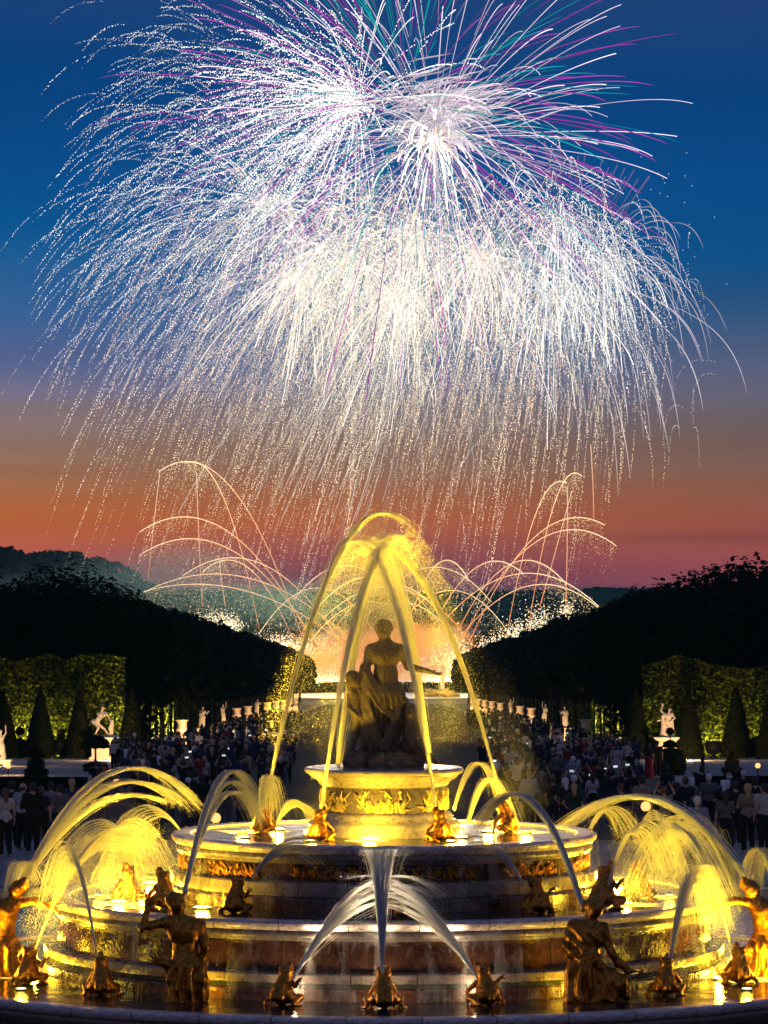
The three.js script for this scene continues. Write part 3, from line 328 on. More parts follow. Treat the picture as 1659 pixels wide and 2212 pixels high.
const vaseProto = (() => { const v = grp('stone_vase'), pd = grp('pedestal'); v.add(pd); mesh('die', boxGeo(1.0, 0.95, 1.0, 0, 0.6, 0), M.paleStone, pd); mesh('base_moulding', boxGeo(1.25, 0.14, 1.25, 0, 0.07, 0), M.paleStone, pd); mesh('cornice', boxGeo(1.2, 0.12, 1.2, 0, 1.13, 0), M.paleStone, pd);
  mesh('foot', lathe([[0.42, 1.2], [0.44, 1.28], [0.3, 1.34], [0.18, 1.5], [0.17, 1.62], [0.26, 1.68]], 28), M.paleStone, v); mesh('bowl', lathe([[0.2, 1.66], [0.46, 1.76], [0.58, 1.95], [0.6, 2.1], [0.52, 2.16], [0.5, 2.55], [0.54, 2.78]], 28), M.paleStone, v); mesh('rim', lathe([[0.53, 2.77], [0.66, 2.84], [0.7, 2.92], [0.66, 2.96], [0.5, 2.94], [0.46, 2.7]], 28), M.paleStone, v);
  for (let i = 0; i < 20; i++) { const a = i / 20 * 6.283; mesh('gadroon', new THREE.SphereGeometry(0.075, 8, 6).scale(1, 2.2, 1), M.paleStone, v).position.set(Math.cos(a) * 0.53, 1.92, Math.sin(a) * 0.53); } return v; })();
let vaseCount = 0; const ords = ['nearest', 'second', 'third', 'fourth', 'fifth', 'sixth', 'seventh', 'eighth'];
for (const s of [-1, 1]) [[436, 278, 0.72], [318, 382, 0.78], [294, 413, 0.78], [251, 484, 0.78], [233, 521, 0.78], [217, 560, 0.78], [203, 600, 0.78], [191, 640, 0.78]].forEach(([du, X, k], i) => { const v = vaseCount++ ? vaseProto.clone() : vaseProto; v.name = 'stone_vase'; const p = onGround(829.5 + s * du, X); v.position.copy(p); v.scale.setScalar(k); tag(v, `pale stone vase on a pedestal, ${ords[i]} along the ${s < 0 ? 'left' : 'right'} of the avenue`, 'vase', 'stone vases along the avenue'); const f = spotAt(p.x, X, i ? 30 : 75, -s * 1.0, 2.1); tag(f, `small floodlight before the ${ords[i]} vase on the ${s < 0 ? 'left' : 'right'}`, 'floodlight', 'floodlights before the vases'); });
// fountain jet of the far pool
{ const g = grp('chariot_fountain', onGround(957, 900).x, ground(900) + 0.25, -900), r = rng(31), gs = gaussOf(r); const prims = []; for (let i = 0; i < 16; i++) prims.push(cap([gs() * 2.4, 0.2, gs() * 0.8], [gs() * 2.2, 0.7 + r() * 1.3, gs() * 0.6], 0.5, 0.3, 0.2)); mesh('figures', sdfGeo(prims, 0.14), M.giltAndLitStone, g); const b = new Buf(); for (let i = 0; i < 60; i++) { const x = gs() * 0.25, h = 5.5 + 3 * r(); b.strand([V(x, 1, gs() * 0.2), V(x * 1.3, h * 0.6, gs() * 0.3), V(x * 1.8, h, gs() * 0.4)], 0.05); } mesh('water_plume', b.geo(), new THREE.MeshPhysicalMaterial({ color: 0xffffff, roughness: 1, transmission: 0.5, thickness: 0 }), g); tag(g, 'tiny far gilded fountain group with a tall white plume in the pool', 'fountain'); g.add(pointLight(WARM, 36, 0, 3.4, 3)); }
// garden lamps: low post with a glowing globe
function gardenLamp(u, v, X, I, label) { const p = at(u, v, X), y0 = ground(X), g = grp('garden_lamp', p.x, y0, -X), h = p.y - y0; mesh('post', new THREE.CylinderGeometry(0.025, 0.035, h - 0.1, 10).translate(0, (h - 0.1) / 2, 0), M.iron, g); mesh('collar', new THREE.CylinderGeometry(0.07, 0.05, 0.06, 12).translate(0, h - 0.12, 0), M.iron, g); mesh('lamp_globe', new THREE.SphereGeometry(0.13, 16, 12).translate(0, h, 0), glow(rgb(1, 0.5, 0.14), 1.7), g); g.add(pointLight(rgb(1, 0.55, 0.2), I, 0, h, 0, 3)); tag(g, label, 'lamp'); }
gardenLamp(18, 1655, 186, 14, 'warm glowing lamp on the gravel at the left edge');
gardenLamp(1637, 1654, 178, 26, 'bright warm lamp on the right gravel beside the tiered topiary');
gardenLamp(1395, 1742, 96, 1.2, 'small warm lamp in the crowd under the right water arch');
gardenLamp(466, 1767, 93, 1.2, 'small warm lamp in the crowd behind the left jets');
gardenLamp(474, 1692, 150, 2, 'small orange lamp above the left water arches');
gardenLamp(252, 1690, 140, 2, 'small orange lamp under the tallest left water arch');
for (const [u, X, l] of [[1517, 186, 'thin dark bollard on the right gravel beside the tiered topiary'], [263, 178, 'thin dark bollard on the left gravel beside the umbrella topiary'], [1406, 192, 'thin dark bollard on the right gravel beside the domed bush']]) { const p = onGround(u, X), g = grp('bollard', p.x, p.y, p.z); mesh('post', lathe([[0.09, 0], [0.09, 0.8], [0.07, 0.84], [0.07, 0.88]], 16), M.iron, g); mesh('cap', lathe([[0.08, 0.88], [0.1, 0.92], [0.06, 1.0], [0, 1.02]], 16), M.iron, g); tag(g, l, 'bollard'); }

// ---------- the crowd ----------
const clothMap = tex(128, (u, v) => 0.8 + 0.3 * (fbm(u, v, 10, 3, 131) - 0.5), true, 2);
const cloth = (r, g, b) => std({ color: rgb(r * 0.75, g * 0.75, b * 0.75), roughness: 0.95, map: clothMap });
const skin = std({ color: rgb(0.42, 0.25, 0.17), roughness: 0.7 }), skinDark = std({ color: rgb(0.16, 0.08, 0.05), roughness: 0.7 });
const W = { black: cloth(0.012, 0.012, 0.014), navy: cloth(0.02, 0.025, 0.06), white: cloth(0.75, 0.74, 0.72), paleBlue: cloth(0.3, 0.4, 0.58), grey: cloth(0.2, 0.2, 0.22), red: cloth(0.4, 0.02, 0.04), beige: cloth(0.45, 0.36, 0.26), denim: cloth(0.06, 0.08, 0.16), green: cloth(0.04, 0.07, 0.04) };
const HAIR = { dark: std({ color: rgb(0.012, 0.009, 0.008), roughness: 0.6 }), brown: std({ color: rgb(0.07, 0.035, 0.018), roughness: 0.6 }), blond: std({ color: rgb(0.38, 0.25, 0.11), roughness: 0.6 }), grey: std({ color: rgb(0.55, 0.55, 0.56), roughness: 0.6 }) };
function personGeos(o, fine = true) { // looks towards -z; o.arms: [elbow, wrist] for the right, mirrored or own for the left
  const f = o.female ? 1 : 0, shx = 0.19 - 0.03 * f, hipw = 0.09 + 0.012 * f, R = o.R, L = o.L, sh = 1.43, m = (p) => [-p[0], p[1], p[2]], hd = [0, 1.625, -0.03];
  const armP = (s, e, w, g = 0) => [cap([s * shx, sh, 0], e, 0.05 - 0.008 * f + g, 0.04 - 0.005 * f + g, 0.03), cap(e, w, 0.042 - 0.006 * f + g, 0.029 - 0.003 * f + g, 0.02)];
  const hand = (e, w) => { const d = [w[0] - e[0], w[1] - e[1], w[2] - e[2]]; return handPrims(w, d, [-w[0], 0.3, -0.6], 1, 0.1, 0.5); };
  const eL = m(L[0]), wL = m(L[1]);
  const st = o.step || 0, legs = (g = 0) => [cap([hipw, 0.9, 0], [hipw + 0.01, 0.49, -0.03 - st], 0.088 + g, 0.06 + g, 0.04), cap([hipw + 0.01, 0.49, -0.03 - st], [hipw + 0.02, 0.09, 0.02], 0.062 + g, 0.042 + g, 0.03), cap([-hipw, 0.9, 0], [-hipw - 0.01, 0.49, -0.02 + st], 0.088 + g, 0.06 + g, 0.04), cap([-hipw - 0.01, 0.49, -0.02 + st], [-hipw - 0.02, 0.09, 0.03 + st], 0.062 + g, 0.042 + g, 0.03)];
  const torso = (g = 0) => [cap([-0.07, 1.3, 0], [0.07, 1.3, 0], 0.115 - 0.01 * f + g, 0.115 - 0.01 * f + g, 0.08), cap([-shx + 0.02, sh - 0.01, 0.005], [shx - 0.02, sh - 0.01, 0.005], 0.062 + g, 0.062 + g, 0.06), cap([-0.05, 1.08, 0], [0.05, 1.08, 0], 0.1 - 0.012 * f + g, 0.1 - 0.012 * f + g, 0.08), cap([-0.07, 0.95, 0], [0.07, 0.95, 0], 0.105 + 0.012 * f + g, 0.105 + 0.012 * f + g, 0.08)];
  const body = [...headPrims(hd, 1, o.yaw || 0, -0.12), cap([0, 1.45, 0.01], [0, 1.56, -0.015], 0.055 - 0.008 * f, 0.05 - 0.008 * f, 0.04), ...torso(), ...armP(1, R[0], R[1]), ...armP(-1, eL, wL), ...hand(R[0], R[1]), ...hand(eL, wL), ...legs(), cap([hipw + 0.02, 0.045, 0.05], [hipw + 0.03, 0.035, -0.13], 0.042, 0.034, 0.03), cap([-hipw - 0.02, 0.045, 0.06 + st], [-hipw - 0.03, 0.035, -0.12 + st], 0.042, 0.034, 0.03)];
  const mid = (s, e, t) => [lerp(s * shx, e[0], t), lerp(sh, e[1], t), lerp(0, e[2], t)], sl = o.sleeves || 0.55, crease = (x, y, z, d) => d + 0.006 * Math.sin(40 * y + 18 * x + 10 * Math.sin(9 * x + 7 * z));
  const shirt = [...torso(0.018), cap([shx, sh, 0], mid(1, R[0], sl), 0.072, 0.068, 0.03), cap([-shx, sh, 0], mid(-1, eL, sl), 0.072, 0.068, 0.03)];
  if (o.sleeves === 1) shirt.push(cap(R[0], R[1], 0.06, 0.045, 0.02), cap(eL, wL, 0.06, 0.045, 0.02));
  const lower = o.dress ? [cap([-0.06, 0.98, 0], [0.06, 0.98, 0], 0.135, 0.135, 0.06), cap([0, 0.95, 0], [0, o.dress, 0.01], 0.17, 0.25, 0.06)] : [...legs(0.02), cap([-0.07, 0.95, 0], [0.07, 0.95, 0], 0.125, 0.125, 0.08)];
  const hair = o.long ? [cap([0, 1.665, 0.02], [0, 1.64, -0.01], 0.105, 0.098, 0.03), cap([0, 1.6, 0.055], [0, 1.43, 0.085], 0.074, 0.05, 0.04)] : o.bald ? [cap([-0.06, 1.6, 0.05], [0.06, 1.6, 0.05], 0.045, 0.045, 0.04)] : [cap([0, 1.675, 0.025], [0, 1.655, 0.0], 0.1, 0.095, 0.03), cap([0, 1.6, 0.06], [0, 1.62, 0.05], 0.065, 0.07, 0.03)];
  return { body: sdfGeo(body, fine ? 0.022 : 0.04), shirt: sdfGeo(shirt, fine ? 0.026 : 0.045, crease), lower: sdfGeo(lower, fine ? 0.028 : 0.05, crease), hair: sdfGeo(hair, fine ? 0.022 : 0.036, (x, y, z, d) => d + 0.006 * Math.sin(90 * x + 14 * y)), dress: !!o.dress, female: !!o.female, long: !!o.long, phone: o.phone };
}
const down = [[0.24, 1.15, 0.03], [0.25, 0.9, -0.06]], phone = [[0.24, 1.2, -0.16], [0.1, 1.47, -0.34]], folded = [[0.26, 1.15, -0.03], [0.06, 1.16, -0.22]], hips = [[0.36, 1.18, 0.06], [0.18, 1.02, 0.0]], raised = [[0.3, 1.55, -0.12], [0.16, 1.82, -0.2]];
const poses = [({ R: down, L: down }), ({ R: phone, L: phone, phone: true }), ({ R: folded, L: folded, sleeves: 1 }), ({ R: down, L: folded, female: true, long: true, step: 0.03 }), ({ R: phone, L: down, female: true, long: true, dress: 0.5, phone: true }), ({ R: hips, L: down, yaw: 0.5, step: 0.05 }), ({ R: raised, L: raised, phone: true, female: true }), ({ R: down, L: hips, female: true, dress: 0.12, long: true }), ({ R: folded, L: down, bald: true, sleeves: 1, yaw: -0.3 })];
const kinds = poses.map((o) => personGeos(o)), farKinds = poses.map((o) => personGeos(o, false));
const colourWord = { black: 'black', navy: 'navy', white: 'white', paleBlue: 'pale blue', grey: 'grey', red: 'red', beige: 'beige', denim: 'blue denim', green: 'dark green' };
function person(u, X, k, top, low, hair, h, turn, label, group, set = kinds) {
  const K = set[k], p = onGround(u, X), g = grp('person', p.x, p.y, p.z, turn), s = h / 1.74;
  mesh('body', K.body, skin, g); mesh('shirt', K.shirt, W[top], g); mesh(K.dress ? 'skirt' : 'trousers', K.lower, W[K.dress ? (low === 'denim' ? top : low) : low], g); mesh('hair', K.hair, HAIR[hair], g);
  g.scale.setScalar(s); return tag(g, label, 'person', group);
}
// people that stand out in the photograph: [column, distance, kind, top, bottom, hair, height, turn, label]
[[12, 91, 3, 'white', 'black', 'brown', 1.68, 0.4, 'person with long hair in a white top cut off at the left edge'],
 [27, 97, 0, 'black', 'black', 'dark', 1.74, 0.1, 'person in black standing behind the woman in white at the left edge'],
 [50, 95, 8, 'white', 'black', 'brown', 1.72, -0.4, 'person in a white shirt with folded arms in the left group'],
 [72, 92.5, 2, 'black', 'black', 'dark', 1.76, 0.3, 'broad person in black at the centre of the left group'],
 [90, 94, 3, 'black', 'black', 'brown', 1.64, -0.2, 'person in black with long hair just right of the white shirt in the left group'],
 [111, 98, 0, 'paleBlue', 'denim', 'dark', 1.7, 0.2, 'person in a pale blue shirt at the right of the left group'],
 [130, 96, 5, 'grey', 'black', 'dark', 1.66, 0.3, 'person in grey stooping beside the left group'],
 [156, 101, 3, 'denim', 'black', 'blond', 1.75, 0.1, 'person with long blond hair in a denim jacket left of the tall arch'],
 [1331, 166, 0, 'white', 'white', 'dark', 1.78, -0.3, 'person all in white with a pale hat standing clear of the crowd on the right'],
 [1401, 178, 7, 'black', 'red', 'dark', 1.7, 0, 'person in a long red skirt standing beside the domed bush'],
 [1419, 180, 0, 'black', 'black', 'dark', 1.76, 0, 'person in black between the red skirt and the domed bush'],
 [1505, 86.5, 2, 'paleBlue', 'black', 'grey', 1.72, 0, 'white haired person in a pale blue shirt above the right jets'],
 [1530, 110, 0, 'grey', 'black', 'grey', 1.8, 0, 'tall grey haired person in a grey shirt behind the white haired man'],
 [1562, 104, 3, 'black', 'black', 'grey', 1.68, 0.1, 'grey haired person in black right of the tall grey shirt'],
 [1574, 114, 8, 'navy', 'black', 'grey', 1.78, 0, 'tall person with pale hair at the back of the right group'],
 [1566, 90, 4, 'grey', 'black', 'dark', 1.66, 0.1, 'person in a dark grey dress in front of the right group'],
 [1588, 99, 0, 'black', 'black', 'dark', 1.7, 0, 'person in black beside the dark grey dress on the right'],
 [1614, 93, 3, 'beige', 'black', 'blond', 1.72, 0.2, 'person with blond hair in a beige top at far right'],
 [1631, 103, 0, 'black', 'black', 'dark', 1.76, 0, 'person in black behind the blond hair at far right'],
 [1650, 92, 5, 'white', 'black', 'dark', 1.74, 0.3, 'person in a white shirt cut off at the right edge'],
 [1460, 101, 3, 'black', 'black', 'dark', 1.66, 0, 'person in black with long hair under the right arch crown'],
 [1480, 106, 1, 'navy', 'denim', 'brown', 1.74, 0, 'person in navy filming over the right arch'],
 [1424, 98, 0, 'black', 'denim', 'dark', 1.7, 0.2, 'person in black beside the small lamp on the right'],
 [424, 118, 0, 'paleBlue', 'denim', 'dark', 1.74, -0.2, 'person in a pale blue shirt behind the left arches']].forEach((a) => person(...a.slice(0, 8), a[8]));
{ const hat = grp('sun_hat', onGround(1331, 166).x, ground(166) + 1.66, -166); mesh('brim', lathe([[0.1, 0.02], [0.2, 0], [0.21, -0.01], [0.1, 0.0]], 18), W.beige, hat); mesh('crown', lathe([[0.11, 0], [0.105, 0.09], [0.07, 0.13], [0, 0.14]], 18), W.beige, hat); tag(hat, 'pale straw hat on the person all in white', 'hat'); }
{
  const r = rng(4242), tops = ['black', 'black', 'black', 'navy', 'navy', 'grey', 'white', 'paleBlue', 'denim', 'black', 'green', 'beige', 'red'], lows = ['black', 'black', 'denim', 'navy', 'grey'], hairs = ['dark', 'dark', 'brown', 'blond', 'dark', 'grey'];
  const placed = []; let n = 0, phones = 0, tries = 0;
  while (n < 230 && tries++ < 6000) {
    const s = r() < 0.47 ? -1 : 1, X = 97 + 165 * Math.pow(r(), 0.85), u = s < 0 ? lerp(140, 640, r()) : lerp(1040, 1659, r()), p = onGround(u, X);
    if (X > 140 && (u < 245 || u > 1390) && r() < 0.985) continue; if (X > 128 && u > 1470) continue; if (X > 128 && u < 200) continue; if (X < 128 && u < 330 && r() < 0.55) continue; if (X > 225 && Math.abs(p.x) > 14.3) continue; if (Math.abs(p.x) < 3.4) continue;
    if (placed.some((q) => Math.hypot(q.x - p.x, (q.z - p.z) * 0.7) < 0.62)) continue; placed.push(p);
    const k = Math.floor(r() * kinds.length), top = tops[Math.floor(r() * tops.length)], where = X < 128 ? 'near' : X < 185 ? 'middle' : 'far', side = s < 0 ? 'left' : 'right';
    const label = `person in a ${colourWord[top]} top standing in the ${where} part of the ${side} crowd`, turn = (r() - 0.5) * 0.9;
    person(u, X, k, top, lows[Math.floor(r() * lows.length)], hairs[Math.floor(r() * hairs.length)], 1.58 + 0.24 * r(), turn, label, `${colourWord[top]} tops in the ${where} ${side} crowd`, farKinds); n++;
    if (kinds[k].phone && phones < 30) { phones++; const f = V(0.02, k === 6 ? 1.93 : 1.58, k === 6 ? -0.22 : -0.37).applyAxisAngle(V(0, 1, 0), turn), h = grp('smartphone', p.x + f.x, p.y + f.y * 0.98, p.z + f.z, turn); h.rotation.x = -0.2; mesh('case', boxGeo(0.15, 0.075, 0.01), M.iron, h); mesh('phone_screen', new THREE.PlaneGeometry(0.14, 0.066).translate(0, 0, 0.0065), glow(rgb(0.75, 0.85, 1), 0.5 + 1.6 * r() * r()), h); tag(h, `smartphone with a lit screen held up in the ${where} ${side} crowd`, 'phone', `lit phones in the ${where} ${side} crowd`); }
  }
  // the far crowd along the avenue, too small to pick apart
  const g = { skin: [], cloth: [] }, b = new Buf();
  for (let i = 0; i < 420; i++) { const X = 265 + 190 * Math.pow(r(), 1.2), s = r() < 0.5 ? -1 : 1, x = s * (9.8 + 4.4 * r()), y = ground(X), h = 1.55 + 0.25 * r(), c = [[0.012, 0.012, 0.014], [0.03, 0.035, 0.07], [0.012, 0.012, 0.014], [0.5, 0.5, 0.52], [0.1, 0.1, 0.11]][Math.floor(r() * 5)], z = -X; b.strand([V(x, y, z), V(x, y + h * 0.3, z), V(x, y + h * 0.5, z)], (t) => 0.13 + 0.03 * t, 6, [0.015, 0.015, 0.02]); b.strand([V(x, y + h * 0.48, z), V(x, y + h * 0.72, z), V(x, y + h * 0.82, z), V(x, y + h * 0.86, z)], (t) => (t > 0.9 ? 0.06 : 0.16 + 0.05 * t), 7, c); b.strand([V(x, y + h * 0.86, z), V(x, y + h * 0.9, z), V(x, y + h * 0.96, z), V(x, y + h, z)], (t) => (t < 0.1 ? 0.05 : t > 0.9 ? 0.03 : 0.1), 7, r() < 0.2 ? [0.3, 0.28, 0.25] : [0.02, 0.014, 0.01]); }
  tag(mesh('crowd', b.geo(), std({ vertexColors: true, roughness: 0.9 })), 'far crowd filling the avenue between the vases', 'crowd', null, 'stuff');
}
// ---------- the fountain: four round tiers of marble ----------
const CZ = -60, RING = (a, r, y = 0) => V(-Math.sin(a) * r, y, CZ + Math.cos(a) * r), DEG = Math.PI / 180;
const darkWater = new THREE.MeshPhysicalMaterial({ color: rgb(0.012, 0.014, 0.016), roughness: 0.16, specularIntensity: 1, ior: 1.33, bumpMap: tex(512, (u, v) => fbm(u, v, 7, 4, 141), false, 0.14), bumpScale: 0.05 });
{
  const f = grp('marble_fountain', 0, 0, CZ);
  const tier = (yw, Rw, Rc, wall, plinth, stones, seed, relief) => {
    const t = grp('tier'); f.add(t); const r = rng(seed), step = 6.28319 / stones, gap = 0.006 / Rc;
    const [Rt, Rb, yb] = wall, y1 = yw + 0.03;
    const copeG = lathe([[Rc - 0.34, y1 - 0.1], [Rc - 0.34, y1 - 0.01], [Rc - 0.3, y1], [Rc - 0.05, y1], [Rc - 0.015, y1 - 0.015], [Rc, y1 - 0.05], [Rc - 0.02, y1 - 0.1], [Rc - 0.05, y1 - 0.13], [Rt + 0.04, y1 - 0.15]], 6, -step / 2 + gap, step - 2 * gap);
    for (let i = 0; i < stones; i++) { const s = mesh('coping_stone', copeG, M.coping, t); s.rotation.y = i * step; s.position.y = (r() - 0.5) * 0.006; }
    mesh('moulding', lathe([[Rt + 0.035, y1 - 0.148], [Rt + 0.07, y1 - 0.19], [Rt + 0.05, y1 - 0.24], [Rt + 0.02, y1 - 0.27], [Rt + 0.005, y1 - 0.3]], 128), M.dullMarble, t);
    const np = Math.round(stones * 0.75), ps = 6.28319 / np, pg = 0.005 / Rt, panelG = lathe([[Rt, y1 - 0.29], [Rt - 0.03, (y1 + yb) / 2], [Rb, yb]], 8, -ps / 2 + pg, ps - 2 * pg);
    for (let i = 0; i < np; i++) { const p = mesh('wall_panel', panelG, M.redMarble, t); p.rotation.y = i * ps + 0.1; }
    mesh('backing', lathe([[Rt - 0.02, y1 - 0.14], [Rt - 0.05, (y1 + yb) / 2], [Rb - 0.02, yb], [plinth[0] - 0.02, yb - 0.03], [plinth[1] - 0.02, plinth[2]]], 96), M.core, t);
    // two courses of plinth blocks
    const [Ra, Rz, ye] = plinth, ym = lerp(yb, ye, 0.45), bs = 6.28319 / Math.round(stones * 1.1), bg = 0.005 / Rz;
    const c1 = lathe([[Rb + 0.01, yb], [Ra, yb - 0.012], [Ra + 0.02, yb - 0.05], [Ra + 0.02, ym + 0.006]], 6, -bs / 2 + bg, bs - 2 * bg), c2 = lathe([[Ra + 0.03, ym], [Rz - 0.02, ym - 0.01], [Rz, ym - 0.05], [Rz, ye]], 6, -bs / 2 + bg, bs - 2 * bg);
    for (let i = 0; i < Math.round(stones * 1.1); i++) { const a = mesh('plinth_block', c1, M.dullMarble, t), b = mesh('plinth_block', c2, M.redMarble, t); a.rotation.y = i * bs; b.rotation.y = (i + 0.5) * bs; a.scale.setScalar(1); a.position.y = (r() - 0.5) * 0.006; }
    return t;
  };
  tier(0.52, 7.5, 7.85, [7.7, 7.68, 0.12], [7.75, 7.82, -0.1], 46, 1);
  tier(1.65, 5.1, 5.4, [5.28, 5.26, 0.93], [5.45, 5.6, 0.45], 32, 2);
  tier(2.63, 3.2, 3.44, [3.32, 3.3, 2.1], [3.42, 3.52, 1.58], 22, 3);
  // the drum that carries the statue
  const d = grp('drum'); f.add(d);
  mesh('base_moulding', lathe([[1.3, 2.55], [1.3, 2.7], [1.22, 2.74], [1.24, 2.79], [1.2, 2.84], [1.12, 2.87], [1.12, 2.93], [1.07, 2.98], [1.03, 3.0]], 96), M.marble, d);
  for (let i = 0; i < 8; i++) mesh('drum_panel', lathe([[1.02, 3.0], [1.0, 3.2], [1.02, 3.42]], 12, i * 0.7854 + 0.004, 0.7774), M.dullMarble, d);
  mesh('slab_moulding', lathe([[1.02, 3.41], [1.06, 3.44], [1.07, 3.48], [1.16, 3.53], [1.22, 3.585], [1.24, 3.6]], 96), M.marble, d);
  for (let i = 0; i < 8; i++) mesh('slab_stone', lathe([[1.2, 3.6], [1.27, 3.61], [1.285, 3.64], [1.285, 3.68], [1.26, 3.7], [0.6, 3.71], [0.0, 3.71]], 12, i * 0.7854 + 0.003, 0.7794), M.marble, d);
  // carved reeds and shells on the drum, and gilded rockwork on the second tier
  const carve = (name, R, y0, y1, a0, a1, n, seed, mat, th, parent) => { const r = rng(seed), b = new Buf(); for (let i = 0; i < n; i++) { let a = lerp(a0, a1, r()), y = lerp(y0, y1, r() * r()), da = (r() - 0.5) * 0.5, dy = 0.1 + 0.9 * r(); const p = []; for (let k = 0; k <= 6; k++) { const q = R + 0.012 + 0.03 * Math.sin(k / 6 * 3.14); p.push(V(Math.sin(a) * q, clamp(y, y0, y1), Math.cos(a) * q)); a += (da + (r() - 0.5) * 0.4) * 0.9 * (y1 - y0) / R / 3; y += dy * (y1 - y0) / 9 + (r() - 0.5) * 0.03; } b.strand(p, (t) => th * (1.1 - 0.9 * t) * (0.6 + 0.8 * ((i * 37) % 10) / 10), 5); } mesh(name, b.geo(), mat, parent); };
  for (let i = 0; i < 6; i++) carve('carved_reeds', 1.0, 3.02, 3.36, i * 1.047 - 0.42, i * 1.047 + 0.42, 70, 300 + i, M.giltAndLitStone, 0.022, d);  // gold reeds on darker panels: contrast of the lit carving put into colour
  for (let i = 0; i < 12; i++) carve('gilded_reeds', 3.28, 2.12, 2.34, i * 0.5236 + 0.08, i * 0.5236 + 0.42, 90, 320 + i, M.gold, 0.022, f);
  tag(f, 'tiered round marble fountain with three wide basins and a carved drum', 'fountain');
  for (const [R, y, l] of [[7.55, 0.52, 'dark silky water in the widest lowest tier of the fountain'], [5.12, 1.65, 'dark silky water on the middle tier of the fountain'], [3.22, 2.63, 'grey silky water on the upper tier of the fountain']]) { const w = mesh('water', new THREE.CircleGeometry(R, 128).rotateX(-Math.PI / 2), darkWater); uvMetres(w.geometry, 2 * R, 2 * R); w.position.set(0, y, CZ); tag(w, l, 'water', null, 'structure'); }
  const pool = mesh('water', new THREE.RingGeometry(7.7, 20, 128).rotateX(-Math.PI / 2), darkWater); pool.position.set(0, 0.06, CZ); tag(pool, 'dark water of the outer pool round the fountain foot', 'water', null, 'structure');
  const rim = grp('pool_kerb', 0, 0, CZ); for (let i = 0; i < 72; i++) mesh('kerb_stone', lathe([[19.95, 0.0], [19.95, 0.22], [20.0, 0.25], [20.55, 0.25], [20.6, 0.22], [20.6, 0]], 3, i * 0.087266, 0.0868), M.marble, rim); tag(rim, 'pale stone kerb round the outer pool', 'kerb');
}
